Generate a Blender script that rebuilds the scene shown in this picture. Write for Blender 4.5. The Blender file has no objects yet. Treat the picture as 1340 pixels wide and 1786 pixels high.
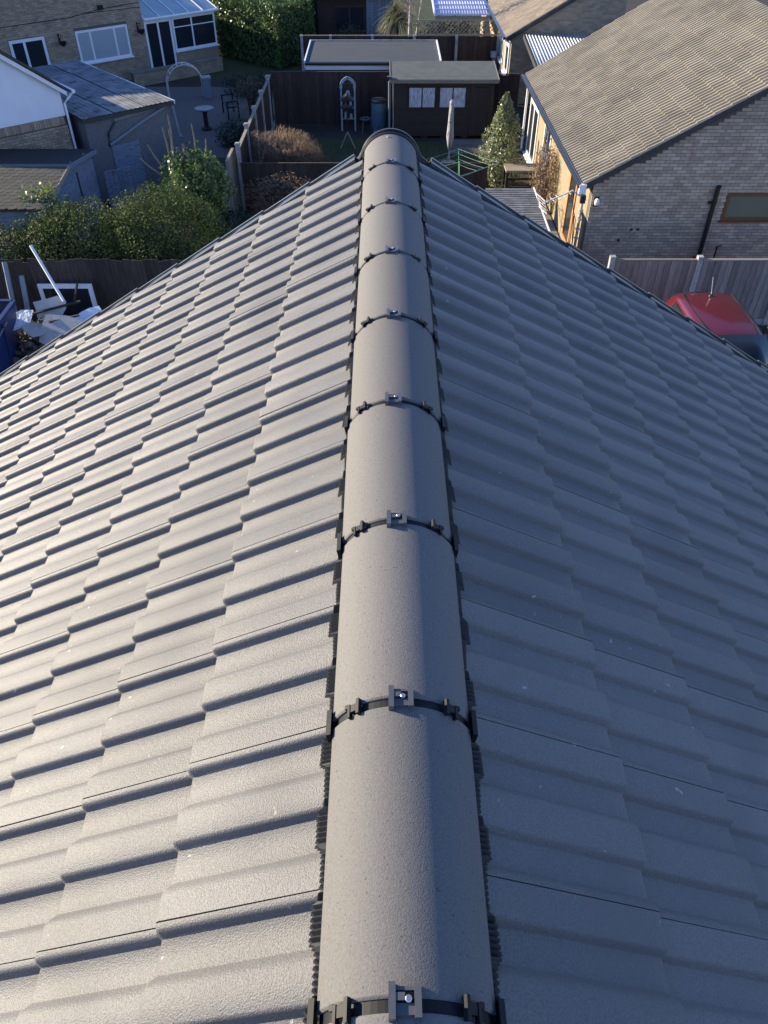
import bpy, bmesh, math, random
import numpy as np
from mathutils import Vector, Matrix
rng = random.Random(7)
nrng = np.random.default_rng(11)
sc = bpy.context.scene
COL = sc.collection
R = math.radians
# ------------------------------------------------------------------ camera
CAM_H = 9.0
PITCH = 42.41
cd = bpy.data.cameras.new('camera'); cam = bpy.data.objects.new('camera', cd); COL.objects.link(cam)
cd.sensor_fit = 'VERTICAL'; cd.sensor_height = 36.0; cd.lens = 36.0 * 1342 / 1786
cam.location = (-0.03, 0, CAM_H); cam.rotation_euler = (R(90 - PITCH), 0, R(0.0))
cd.clip_start = 0.05; cd.clip_end = 900
sc.camera = cam
# ------------------------------------------------------------------ light
SUN_EL, SUN_AZ = 17.5, 20.0          # azimuth measured from -X towards +Y
w = bpy.data.worlds.new('World'); sc.world = w; w.use_nodes = True
nt = w.node_tree; nt.nodes.clear()
sky = nt.nodes.new('ShaderNodeTexSky'); sky.sky_type = 'NISHITA'; sky.sun_disc = False
sky.sun_elevation = R(SUN_EL); sky.sun_rotation = R(-90 + SUN_AZ)
sky.air_density = 1.0; sky.dust_density = 0.0; sky.ozone_density = 4.0
bg = nt.nodes.new('ShaderNodeBackground'); bg.inputs['Strength'].default_value = 0.100
wo = nt.nodes.new('ShaderNodeOutputWorld')
tint = nt.nodes.new('ShaderNodeMix'); tint.data_type = 'RGBA'; tint.blend_type = 'MULTIPLY'; tint.inputs[0].default_value = 1.0
tint.inputs[7].default_value = (1.0, 0.955, 1.16, 1)      # camera white balance
nt.links.new(sky.outputs[0], tint.inputs[6]); nt.links.new(tint.outputs[2], bg.inputs[0]); nt.links.new(bg.outputs[0], wo.inputs[0])
sl = bpy.data.lights.new('sun', 'SUN'); sl.energy = 4.1; sl.angle = R(0.53); sl.color = (1.0, 0.868, 0.65)
so = bpy.data.objects.new('sun', sl); COL.objects.link(so)
S = Vector((-math.cos(R(SUN_EL)) * math.cos(R(SUN_AZ)), math.cos(R(SUN_EL)) * math.sin(R(SUN_AZ)), math.sin(R(SUN_EL))))
so.rotation_euler = S.to_track_quat('Z', 'Y').to_euler(); so.location = (-30, 20, 40)
sc.view_settings.view_transform = 'Standard'; sc.view_settings.look = 'None'
sc.view_settings.exposure = 1.52; sc.view_settings.gamma = 1.0; sc.view_settings.use_curve_mapping = False
sc.cycles.max_bounces = 6; sc.cycles.diffuse_bounces = 3; sc.cycles.glossy_bounces = 3
sc.cycles.transmission_bounces = 4; sc.cycles.transparent_max_bounces = 6

# ------------------------------------------------------------------ materials
def mat(name, c1, c2=None, scale=4.0, rough=0.8, bump=0.0, bscale=60.0, metal=0.0, vary=0.0, spec=0.4,
        coords='world', specks=None, speck_scale=30.0, speck_t=0.70, trans=0.0, detail=5.0, stretch=(1, 1, 1), dark=None, dark_scale=1.5):
    m = bpy.data.materials.new(name); m.use_nodes = True
    n, l = m.node_tree.nodes, m.node_tree.links
    b = n['Principled BSDF']; b.inputs['Roughness'].default_value = rough; b.inputs['Metallic'].default_value = metal
    b.inputs['Specular IOR Level'].default_value = spec
    if coords == 'world':
        pos = n.new('ShaderNodeNewGeometry').outputs['Position']
    else:
        pos = n.new('ShaderNodeTexCoord').outputs['Object']
    if stretch != (1, 1, 1):
        mp = n.new('ShaderNodeVectorMath'); mp.operation = 'MULTIPLY'; mp.inputs[1].default_value = stretch
        l.new(pos, mp.inputs[0]); pos = mp.outputs[0]
    c2 = c2 or tuple(x * 0.75 for x in c1)
    tx = n.new('ShaderNodeTexNoise'); tx.inputs['Scale'].default_value = scale; tx.inputs['Detail'].default_value = detail
    l.new(pos, tx.inputs['Vector'])
    rmp = n.new('ShaderNodeMapRange'); rmp.inputs[1].default_value = 0.3; rmp.inputs[2].default_value = 0.7
    l.new(tx.outputs['Fac'], rmp.inputs[0])
    mx = n.new('ShaderNodeMix'); mx.data_type = 'RGBA'; mx.inputs[6].default_value = (*c1, 1); mx.inputs[7].default_value = (*c2, 1)
    l.new(rmp.outputs[0], mx.inputs[0]); col = mx.outputs[2]
    if vary:
        g = n.new('ShaderNodeNewGeometry'); oi = n.new('ShaderNodeObjectInfo')
        ad = n.new('ShaderNodeMath'); ad.operation = 'ADD'; l.new(g.outputs['Random Per Island'], ad.inputs[0]); l.new(oi.outputs['Random'], ad.inputs[1])
        fr = n.new('ShaderNodeMath'); fr.operation = 'FRACT'; l.new(ad.outputs[0], fr.inputs[0])
        mr = n.new('ShaderNodeMapRange'); mr.inputs[3].default_value = 1 - vary; mr.inputs[4].default_value = 1 + vary
        l.new(fr.outputs[0], mr.inputs[0])
        vm = n.new('ShaderNodeVectorMath'); vm.operation = 'SCALE'; l.new(col, vm.inputs[0]); l.new(mr.outputs[0], vm.inputs[3]); col = vm.outputs[0]
    if dark:
        t3 = n.new('ShaderNodeTexNoise'); t3.inputs['Scale'].default_value = dark_scale; t3.inputs['Detail'].default_value = 6; l.new(pos, t3.inputs['Vector'])
        m3 = n.new('ShaderNodeMapRange'); m3.inputs[1].default_value = 0.52; m3.inputs[2].default_value = 0.72; l.new(t3.outputs['Fac'], m3.inputs[0])
        x3 = n.new('ShaderNodeMix'); x3.data_type = 'RGBA'; l.new(m3.outputs[0], x3.inputs[0]); l.new(col, x3.inputs[6]); x3.inputs[7].default_value = (*dark, 1); col = x3.outputs[2]
    if specks:
        t2 = n.new('ShaderNodeTexNoise'); t2.inputs['Scale'].default_value = speck_scale; t2.inputs['Detail'].default_value = 2; l.new(pos, t2.inputs['Vector'])
        m2 = n.new('ShaderNodeMapRange'); m2.inputs[1].default_value = speck_t; m2.inputs[2].default_value = speck_t + 0.05; l.new(t2.outputs['Fac'], m2.inputs[0])
        x2 = n.new('ShaderNodeMix'); x2.data_type = 'RGBA'; l.new(m2.outputs[0], x2.inputs[0]); l.new(col, x2.inputs[6]); x2.inputs[7].default_value = (*specks, 1); col = x2.outputs[2]
    l.new(col, b.inputs['Base Color'])
    if bump:
        tb = n.new('ShaderNodeTexNoise'); tb.inputs['Scale'].default_value = bscale; tb.inputs['Detail'].default_value = 4; l.new(pos, tb.inputs['Vector'])
        bp = n.new('ShaderNodeBump'); bp.inputs['Strength'].default_value = bump; bp.inputs['Distance'].default_value = 1.2 / bscale
        l.new(tb.outputs['Fac'], bp.inputs['Height']); l.new(bp.outputs[0], b.inputs['Normal'])
    if trans:
        tr = n.new('ShaderNodeBsdfTranslucent'); l.new(col, tr.inputs[0])
        ms = n.new('ShaderNodeMixShader'); ms.inputs[0].default_value = trans
        l.new(b.outputs[0], ms.inputs[1]); l.new(tr.outputs[0], ms.inputs[2])
        l.new(ms.outputs[0], n['Material Output'].inputs[0])
    return m

def mat_glass(name, tint=(0.02, 0.025, 0.03), rough=0.05):
    m = bpy.data.materials.new(name); m.use_nodes = True
    b = m.node_tree.nodes['Principled BSDF']; b.inputs['Base Color'].default_value = (*tint, 1)
    b.inputs['Roughness'].default_value = rough; b.inputs['Specular IOR Level'].default_value = 0.3
    return m

def mat_clear(name, tint=(0.8, 0.9, 0.9), alpha=0.35):
    m = bpy.data.materials.new(name); m.use_nodes = True
    n, l = m.node_tree.nodes, m.node_tree.links
    g = n.new('ShaderNodeBsdfGlossy'); g.inputs['Roughness'].default_value = 0.08
    t = n.new('ShaderNodeBsdfTransparent'); t.inputs[0].default_value = (*tint, 1)
    ms = n.new('ShaderNodeMixShader'); ms.inputs[0].default_value = alpha
    l.new(t.outputs[0], ms.inputs[1]); l.new(g.outputs[0], ms.inputs[2]); l.new(ms.outputs[0], n['Material Output'].inputs[0])
    return m

M = {}
M['tile'] = mat('concrete_tile', (0.112, 0.107, 0.099), (0.182, 0.174, 0.162), 300, 0.53, 0.55, 380, vary=0.10, spec=0.4, specks=(0.36, 0.36, 0.34), speck_scale=40, speck_t=0.742, dark=(0.118, 0.114, 0.107), dark_scale=3.0)
M['ridge'] = mat('ridge_concrete', (0.112, 0.106, 0.098), (0.150, 0.143, 0.133), 300, 0.75, 0.3, 420, vary=0.08, spec=0.35, specks=(0.07, 0.063, 0.055), speck_scale=210, speck_t=0.66)
M['black'] = mat('black_plastic', (0.010, 0.010, 0.011), (0.016, 0.016, 0.017), 40, 0.55, spec=0.2)
M['greyplastic'] = mat('grey_plastic', (0.07, 0.073, 0.076), (0.09, 0.093, 0.096), 30, 0.32, spec=0.6)
M['verge'] = mat('verge_plastic', (0.05, 0.056, 0.062), (0.07, 0.076, 0.082), 20, 0.35, spec=0.6)
M['seal'] = mat('pleated_seal', (0.026, 0.027, 0.028), (0.034, 0.035, 0.036), 40, 0.6, spec=0.3)
M['endcap'] = mat('dark_cap_plastic', (0.008, 0.009, 0.010), (0.012, 0.013, 0.014), 20, 0.42, spec=0.3)
M['steel'] = mat('galvanised_steel', (0.55, 0.55, 0.56), (0.4, 0.4, 0.42), 60, 0.35, metal=0.9)
M['membrane'] = mat('roof_membrane', (0.012, 0.012, 0.013), rough=0.9)
M['brick_grey'] = mat('grey_brick', (0.37, 0.295, 0.215), (0.47, 0.385, 0.285), 1.3, 0.9, 0.5, 90, vary=0.22, dark=(0.33, 0.235, 0.18), dark_scale=5.0)
M['mortar'] = mat('mortar', (0.13, 0.115, 0.095), (0.10, 0.088, 0.074), 6, 0.95, 0.4, 80)
M['brick_buff'] = mat('buff_brick', (0.34, 0.27, 0.17), (0.28, 0.22, 0.13), 7, 0.9, 0.4, 60, vary=0.12)
M['brick_brown'] = mat('brown_brick', (0.39, 0.30, 0.205), (0.29, 0.22, 0.15), 3.0, 0.9, 0.4, 60, vary=0.2)
M['oldtile'] = mat('weathered_tile', (0.265, 0.228, 0.165), (0.34, 0.297, 0.218), 1.5, 0.9, 0.4, 50, vary=0.10, specks=(0.55, 0.55, 0.50), speck_scale=5.5, speck_t=0.74, dark=(0.22, 0.19, 0.145), dark_scale=1.3)
M['flattile'] = mat('flat_brown_tile', (0.17, 0.135, 0.10), (0.22, 0.18, 0.13), 1.5, 0.9, 0.3, 40, vary=0.14, specks=(0.55, 0.53, 0.48), speck_scale=5, speck_t=0.72)
M['white'] = mat('white_upvc', (0.78, 0.79, 0.80), (0.72, 0.73, 0.74), 3, 0.35)
M['render'] = mat('white_render', (0.76, 0.77, 0.80), (0.70, 0.71, 0.74), 2.5, 0.9, 0.2, 90)
M['fascia'] = mat('dark_soffit', (0.05, 0.048, 0.045), (0.035, 0.034, 0.033), 10, 0.6)
M['blackpipe'] = mat('black_gutter', (0.010, 0.010, 0.011), (0.016, 0.016, 0.017), 10, 0.3, spec=0.6)
M['brownframe'] = mat('brown_window_frame', (0.16, 0.072, 0.03), (0.12, 0.052, 0.022), 14, 0.4, stretch=(1, 1, 6))
M['glass'] = mat_glass('dark_glass'); M['glass_green'] = mat_glass('grey_green_glass', (0.13, 0.14, 0.105), 0.12)
M['carglass'] = mat_glass('windscreen_glass', (0.010, 0.014, 0.018), 0.06); M['carglass'].node_tree.nodes['Principled BSDF'].inputs['Specular IOR Level'].default_value = 0.22
M['blind'] = mat('window_blind', (0.36, 0.40, 0.42), (0.30, 0.34, 0.36), 30, 0.4, stretch=(6, 6, 0.1))
M['curtain'] = mat('net_curtain', (0.68, 0.70, 0.72), (0.25, 0.26, 0.28), 9, 0.9, 0.6, 25, stretch=(3, 3, 0.6))
M['clear'] = mat_clear('clear_sheet', (0.75, 0.85, 0.82), 0.25)
M['polycarb'] = mat('polycarbonate', (0.28, 0.36, 0.37), (0.22, 0.30, 0.31), 1.5, 0.25, spec=0.6)
M['corrugated'] = mat('corrugated_sheet', (0.66, 0.66, 0.63), (0.52, 0.53, 0.52), 2.5, 0.55, spec=0.3)
M['concrete'] = mat('pale_concrete', (0.40, 0.39, 0.37), (0.30, 0.29, 0.27), 6, 0.9, 0.3, 60, dark=(0.2, 0.19, 0.17), dark_scale=5)
M['fence_grey'] = mat('weathered_fence', (0.29, 0.235, 0.21), (0.18, 0.145, 0.13), 5, 0.9, 0.5, 30, vary=0.25, stretch=(8, 8, 0.8))
M['fence_brown'] = mat('brown_fence', (0.075, 0.052, 0.04), (0.042, 0.03, 0.023), 4, 0.9, 0.5, 30, vary=0.25, stretch=(8, 8, 0.8))
M['fence_old'] = mat('old_fence', (0.085, 0.066, 0.052), (0.04, 0.031, 0.025), 3, 0.95, 0.5, 30, vary=0.3, stretch=(6, 6, 0.8))
M['pale_wood'] = mat('pale_wood', (0.30, 0.26, 0.19), (0.22, 0.19, 0.14), 6, 0.9, 0.4, 30, vary=0.2, stretch=(6, 6, 0.8))
M['shed_brown'] = mat('brown_shed_boards', (0.040, 0.029, 0.022), (0.030, 0.021, 0.016), 3, 0.7, 0.3, 25, vary=0.12, stretch=(1, 1, 8))
M['felt'] = mat('green_grey_felt', (0.115, 0.125, 0.11), (0.085, 0.094, 0.084), 3, 0.95, 0.4, 120)
M['felt_blue'] = mat('flat_roof_felt', (0.062, 0.072, 0.076), (0.048, 0.056, 0.060), 1.6, 0.9, 0.3, 100, stretch=(0.6, 3, 1))  # base colour darkened to stand in for shade over the flat roof
M['shingle'] = mat('felt_shingle', (0.070, 0.068, 0.052), (0.048, 0.048, 0.038), 5, 0.95, 0.5, 140, vary=0.18)
M['slate'] = mat('grey_shingle', (0.17, 0.17, 0.165), (0.11, 0.11, 0.11), 5, 0.9, 0.5, 90, vary=0.25)
M['blueboard'] = mat('blue_grey_boards', (0.22, 0.26, 0.32), (0.15, 0.18, 0.23), 6, 0.85, 0.5, 30, vary=0.15, stretch=(1, 1, 6), dark=(0.10, 0.10, 0.10), dark_scale=5)
M['asbestos'] = mat('corrugated_cement', (0.23, 0.235, 0.24), (0.13, 0.134, 0.14), 2.2, 0.95, 0.5, 60, vary=0.15, dark=(0.07, 0.072, 0.07), dark_scale=3.0)
M['pebble'] = mat('pebbledash', (0.20, 0.20, 0.20), (0.12, 0.12, 0.125), 25, 0.95, 0.9, 45)
M['soil'] = mat('soil', (0.055, 0.045, 0.034), (0.035, 0.03, 0.023), 1.2, 0.97, 0.7, 12)
M['gravel'] = mat('gravel', (0.19, 0.17, 0.15), (0.08, 0.072, 0.065), 22, 0.95, 0.9, 30)
M['stone'] = mat('gravel_stone', (0.22, 0.20, 0.18), (0.12, 0.11, 0.10), 9, 0.95, vary=0.4)
M['paving'] = mat('paving_slab', (0.24, 0.215, 0.175), (0.17, 0.155, 0.13), 3, 0.95, 0.4, 40, vary=0.15)
M['lawn'] = mat('lawn', (0.035, 0.055, 0.014), (0.05, 0.05, 0.02), 1.3, 0.95, 0.7, 40)
M['grass'] = mat('grass_blade', (0.05, 0.085, 0.018), (0.075, 0.075, 0.028), 2, 0.8, vary=0.35, trans=0.25)
M['laurel'] = mat('laurel_leaf', (0.095, 0.16, 0.036), (0.06, 0.11, 0.028), 2, 0.42, vary=0.45, trans=0.3, spec=0.55)
M['privet'] = mat('privet_leaf', (0.058, 0.098, 0.024), (0.085, 0.098, 0.034), 1.6, 0.65, vary=0.4, trans=0.25, spec=0.18)
M['ivy'] = mat('ivy_leaf', (0.16, 0.21, 0.05), (0.11, 0.16, 0.04), 2, 0.4, vary=0.4, trans=0.3, spec=0.55)
M['varieg'] = mat('variegated_leaf', (0.30, 0.31, 0.15), (0.09, 0.125, 0.04), 14, 0.4, vary=0.4, trans=0.3, spec=0.5)
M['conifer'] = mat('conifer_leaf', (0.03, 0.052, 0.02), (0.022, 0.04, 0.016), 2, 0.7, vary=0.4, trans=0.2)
M['palmleaf'] = mat('palm_leaf', (0.10, 0.12, 0.04), (0.14, 0.13, 0.06), 2, 0.6, vary=0.4, trans=0.25)
M['deadleaf'] = mat('dry_twig_leaf', (0.19, 0.125, 0.075), (0.28, 0.20, 0.13), 2, 0.9, vary=0.4, trans=0.3)
M['bark'] = mat('bark', (0.09, 0.068, 0.05), (0.05, 0.038, 0.03), 14, 0.95, 0.6, 40)
M['twig'] = mat('pale_stem', (0.30, 0.235, 0.16), (0.20, 0.15, 0.10), 12, 0.85)
M['birchbark'] = mat('birch_bark', (0.62, 0.60, 0.56), (0.40, 0.38, 0.35), 9, 0.8, dark=(0.05, 0.045, 0.04), dark_scale=9)
M['red'] = None
M['tyre'] = mat('tyre_rubber', (0.018, 0.018, 0.019), rough=0.85)
M['darktrim'] = mat('dark_trim', (0.022, 0.022, 0.024), rough=0.55)
M['plaster'] = mat('plasterboard', (0.42, 0.40, 0.37), (0.33, 0.31, 0.29), 5, 0.9, 0.3, 40, vary=0.15)
M['plaster_white'] = mat('white_plaster_sheet', (0.74, 0.78, 0.82), (0.62, 0.66, 0.70), 5, 0.6, 0.5, 8)
M['rubble'] = mat('rubble_piece', (0.17, 0.155, 0.14), (0.10, 0.09, 0.082), 8, 0.95, 0.6, 30, vary=0.45)
M['blueskip'] = mat('blue_painted_steel', (0.012, 0.035, 0.13), (0.016, 0.03, 0.085), 6, 0.45, dark=(0.05, 0.03, 0.02), dark_scale=4)
M['bluebarrel'] = mat('blue_grey_plastic', (0.085, 0.15, 0.19), (0.07, 0.125, 0.16), 8, 0.45)
M['greenmetal'] = mat('green_coated_tube', (0.10, 0.26, 0.14), (0.08, 0.22, 0.12), 8, 0.4)
M['line'] = mat('washing_line', (0.30, 0.42, 0.32), (0.25, 0.36, 0.28), 8, 0.6)
M['canvas'] = mat('grey_canvas', (0.46, 0.45, 0.45), (0.34, 0.33, 0.33), 12, 0.9, 0.5, 20, stretch=(3, 3, 0.5))
M['paleblue'] = mat('pale_blue_paint', (0.32, 0.36, 0.44), (0.24, 0.27, 0.33), 9, 0.6)
M['darkwood'] = mat('dark_timber', (0.040, 0.032, 0.026), (0.025, 0.02, 0.017), 6, 0.8)
M['terracotta'] = mat('orange_timber', (0.42, 0.19, 0.07), (0.33, 0.15, 0.06), 8, 0.7, stretch=(4, 4, 0.7))
M['alu'] = mat('aluminium_tube', (0.68, 0.64, 0.57), (0.5, 0.46, 0.4), 20, 0.45, metal=0.3)
M['rust'] = mat('rusted_mast', (0.20, 0.11, 0.07), (0.55, 0.52, 0.48), 14, 0.7)
M['cream'] = mat('cream_board', (0.55, 0.47, 0.30), (0.47, 0.40, 0.25), 4, 0.8)
M['greypipe'] = mat('grey_pipe', (0.20, 0.235, 0.26), (0.16, 0.19, 0.21), 8, 0.5)
M['lampwhite'] = mat('white_lamp_bowl', (0.75, 0.75, 0.73), (0.65, 0.65, 0.63), 6, 0.3)
M['purple'] = mat('lilac_corrugated', (0.62, 0.63, 0.76), (0.52, 0.53, 0.68), 1.2, 0.55, spec=0.3)
M['tabletop'] = mat('dark_glass_top', (0.045, 0.05, 0.05), rough=0.25)

def carpaint():
    m = bpy.data.materials.new('red_car_paint'); m.use_nodes = True
    b = m.node_tree.nodes['Principled BSDF']
    n, l = m.node_tree.nodes, m.node_tree.links
    t = n.new('ShaderNodeTexNoise'); t.inputs['Scale'].default_value = 3.0; t.inputs['Detail'].default_value = 6
    x = n.new('ShaderNodeMix'); x.data_type = 'RGBA'; x.inputs[6].default_value = (0.10, 0.006, 0.009, 1); x.inputs[7].default_value = (0.085, 0.006, 0.009, 1)
    l.new(t.outputs['Fac'], x.inputs[0]); l.new(x.outputs[2], b.inputs['Base Color'])
    r = n.new('ShaderNodeMapRange'); r.inputs[3].default_value = 0.12; r.inputs[4].default_value = 0.4; l.new(t.outputs['Fac'], r.inputs[0]); l.new(r.outputs[0], b.inputs['Roughness'])
    b.inputs['Coat Weight'].default_value = 0.6; b.inputs['Coat Roughness'].default_value = 0.12
    return m
M['red'] = carpaint()

# ------------------------------------------------------------------ mesh helpers
class MB:
    def __init__(s): s.v = []; s.f = []
    def quad(s, a, b, c, d):
        i = len(s.v); s.v += [tuple(a), tuple(b), tuple(c), tuple(d)]; s.f.append((i, i + 1, i + 2, i + 3)); return s
    def poly(s, pts):
        i = len(s.v); s.v += [tuple(p) for p in pts]; s.f.append(tuple(range(i, i + len(pts)))); return s
    def box(s, x0, x1, y0, y1, z0, z1):
        i = len(s.v)
        s.v += [(x0, y0, z0), (x1, y0, z0), (x1, y1, z0), (x0, y1, z0), (x0, y0, z1), (x1, y0, z1), (x1, y1, z1), (x0, y1, z1)]
        s.f += [(i, i + 3, i + 2, i + 1), (i + 4, i + 5, i + 6, i + 7), (i, i + 1, i + 5, i + 4), (i + 1, i + 2, i + 6, i + 5), (i + 2, i + 3, i + 7, i + 6), (i + 3, i, i + 4, i + 7)]
        return s
    def obox(s, c, a, b, d):
        c, a, b, d = Vector(c), Vector(a), Vector(b), Vector(d); i = len(s.v)
        for sz in (-1, 1):
            for sx, sy in ((-1, -1), (1, -1), (1, 1), (-1, 1)): s.v.append(tuple(c + a * sx + b * sy + d * sz))
        s.f += [(i, i + 3, i + 2, i + 1), (i + 4, i + 5, i + 6, i + 7), (i, i + 1, i + 5, i + 4), (i + 1, i + 2, i + 6, i + 5), (i + 2, i + 3, i + 7, i + 6), (i + 3, i, i + 4, i + 7)]
        return s
    def bar(s, p, q, wx, wy, up=(0, 0, 1)):
        p, q = Vector(p), Vector(q); d = (q - p); u = Vector(up); d1 = d.normalized()
        if abs(d1.dot(u)) > 0.95: u = Vector((1, 0, 0))
        sx = d1.cross(u).normalized(); sy = sx.cross(d1).normalized()
        return s.obox((p + q) / 2, sx * wx / 2, sy * wy / 2, d / 2)
    def prism(s, pts, off):
        n = len(pts); i = len(s.v); off = Vector(off)
        s.v += [tuple(p) for p in pts] + [tuple(Vector(p) + off) for p in pts]
        s.f.append(tuple(range(i + n - 1, i - 1, -1))); s.f.append(tuple(range(i + n, i + 2 * n)))
        for k in range(n): s.f.append((i + k, i + (k + 1) % n, i + n + (k + 1) % n, i + n + k))
        return s
    def tube(s, pts, r, n=6, r2=None, cap=True):
        pts = [Vector(p) for p in pts]; m = len(pts); r2 = r if r2 is None else r2; i0 = len(s.v)
        for k, p in enumerate(pts):
            d = (pts[min(k + 1, m - 1)] - pts[max(k - 1, 0)]).normalized()
            u = Vector((0, 0, 1)) if abs(d.z) < 0.9 else Vector((1, 0, 0))
            a = d.cross(u).normalized(); b = d.cross(a).normalized(); rr = r + (r2 - r) * k / max(1, m - 1)
            for j in range(n):
                t = 2 * math.pi * j / n; s.v.append(tuple(p + a * rr * math.cos(t) + b * rr * math.sin(t)))
        for k in range(m - 1):
            for j in range(n):
                a = i0 + k * n + j; b = i0 + k * n + (j + 1) % n; s.f.append((a, b, b + n, a + n))
        if cap:
            s.f.append(tuple(i0 + j for j in range(n))[::-1]); s.f.append(tuple(i0 + (m - 1) * n + j for j in range(n)))
        return s
    def lathe(s, prof, c=(0, 0, 0), n=20):
        i0 = len(s.v)
        for r, z in prof:
            for j in range(n):
                t = 2 * math.pi * j / n; s.v.append((c[0] + r * math.cos(t), c[1] + r * math.sin(t), c[2] + z))
        for k in range(len(prof) - 1):
            for j in range(n):
                a = i0 + k * n + j; b = i0 + k * n + (j + 1) % n; s.f.append((a, b, b + n, a + n))
        return s
    def grid(s, rows, flip=False):
        i0 = len(s.v); n = len(rows[0])
        for r in rows: s.v += [tuple(p) for p in r]
        for k in range(len(rows) - 1):
            for j in range(n - 1):
                a = i0 + k * n + j; q = (a, a + 1, a + n + 1, a + n); s.f.append(q[::-1] if flip else q)
        return s
    def mesh(s, name, m, smooth=False):
        me = bpy.data.meshes.new(name); me.from_pydata(s.v, [], s.f)
        if m: me.materials.append(m)
        if smooth: me.polygons.foreach_set('use_smooth', [True] * len(me.polygons))
        me.update(); return me
    def build(s, name, m, parent=None, smooth=False, bevel=0.0, sub=0, fix=False):
        o = bpy.data.objects.new(name, s.mesh(name, m, smooth)); COL.objects.link(o)
        if parent: o.parent = parent
        if fix:
            bm = bmesh.new(); bm.from_mesh(o.data); bmesh.ops.remove_doubles(bm, verts=bm.verts, dist=1e-5); bmesh.ops.recalc_face_normals(bm, faces=bm.faces); bm.to_mesh(o.data); bm.free()
        if bevel:
            b = o.modifiers.new('bevel', 'BEVEL'); b.width = bevel; b.segments = 2; b.limit_method = 'ANGLE'
        if sub:
            b = o.modifiers.new('sub', 'SUBSURF'); b.levels = sub; b.render_levels = sub
        return o

def thing(name, label, cat, loc=(0, 0, 0), rz=0.0, group=None):
    o = bpy.data.objects.new(name, None); COL.objects.link(o); o.location = loc; o.rotation_euler = (0, 0, rz)
    o.empty_display_size = 0.1
    return tag(o, label, cat, group)
def tag(o, label=None, cat=None, group=None, kind=None):
    if label: o['label'] = label
    if cat: o['category'] = cat
    if group: o['group'] = group
    if kind: o['kind'] = kind
    return o
def link(name, me, parent, mw):
    o = bpy.data.objects.new(name, me); COL.objects.link(o); o.parent = parent; o.matrix_basis = mw; return o
def dup(root, loc, label=None, rz=None):
    r = root.copy(); COL.objects.link(r); r.location = loc
    if rz is not None: r.rotation_euler = (0, 0, rz)
    if label: r['label'] = label
    for ch in list(root.children):
        c = ch.copy(); COL.objects.link(c); c.parent = r
        for g in list(ch.children):
            d = g.copy(); COL.objects.link(d); d.parent = c
    return r
_c, _s = math.cos(R(PITCH)), math.sin(R(PITCH))
def in_view(p, mx=0.04):
    """is a world point inside the photograph's frame (decides only which pieces become objects of their own)"""
    x, y, z = p[0] + 0.03, p[1], p[2] - CAM_H
    d = y * _c - z * _s
    if d < 0.1: return False
    u, v = x / d * 1342 / 1340, (-y * _s - z * _c) / d * 1342 / 1786
    return abs(u) < 0.5 + mx and abs(v) < 0.5 + mx
def frame_m(o, ax, ay, az):
    m = Matrix((ax, ay, az)).transposed().to_4x4(); m.translation = Vector(o); return m

def np_mesh(name, verts, faces, m, parent=None):
    me = bpy.data.meshes.new(name); nv, nf = len(verts), len(faces)
    me.vertices.add(nv); me.vertices.foreach_set('co', np.asarray(verts, np.float32).ravel())
    k = faces.shape[1]
    me.loops.add(nf * k); me.loops.foreach_set('vertex_index', np.asarray(faces, np.int32).ravel())
    me.polygons.add(nf); me.polygons.foreach_set('loop_start', np.arange(0, nf * k, k, dtype=np.int32))
    me.update(calc_edges=True); me.validate()
    if m: me.materials.append(m)
    o = bpy.data.objects.new(name, me); COL.objects.link(o)
    if parent: o.parent = parent
    return o
def leaves(name, P, N, size, m, parent, aspect=0.5, jitter=0.9, droop=0.0):
    """one pointed leaf per point P, facing roughly N; four corners each, folded along the midrib"""
    n = len(P); N = N + nrng.normal(0, jitter, (n, 3)); N /= np.linalg.norm(N, axis=1)[:, None] + 1e-9
    T = nrng.normal(0, 1, (n, 3)); T[:, 2] -= droop; T -= (T * N).sum(1)[:, None] * N; T /= np.linalg.norm(T, axis=1)[:, None] + 1e-9
    B = np.cross(N, T); L = size * nrng.uniform(0.6, 1.3, n)[:, None]
    tip, base = P + T * L * .5, P - T * L * .5
    s1, s2 = P + B * L * aspect * .5 + N * L * .08, P - B * L * aspect * .5 + N * L * .08
    V = np.stack([base, s1, tip, s2], 1).reshape(-1, 3)
    return np_mesh(name, V, np.arange(4 * n).reshape(-1, 4), m, parent)
def ellipsoid_pts(n, c, r, lo=0.55, lump=0.25, flat=0.0):
    D = nrng.normal(0, 1, (n, 3)); D /= np.linalg.norm(D, axis=1)[:, None]
    if flat: D[:, 2] = np.where(D[:, 2] < -flat, -flat * nrng.random(n), D[:, 2])
    a = np.arctan2(D[:, 1], D[:, 0])
    lumps = 1 + lump * (0.5 * np.sin(a * 3 + c[0]) * np.cos(D[:, 2] * 4 + c[1]) + 0.5 * np.sin(a * 7 + D[:, 2] * 6 + c[1] * 2))
    rad = (lo + (1 - lo) * np.sqrt(nrng.random(n))) * lumps
    return np.array(c) + D * np.array(r) * rad[:, None], D / np.array(r)
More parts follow.
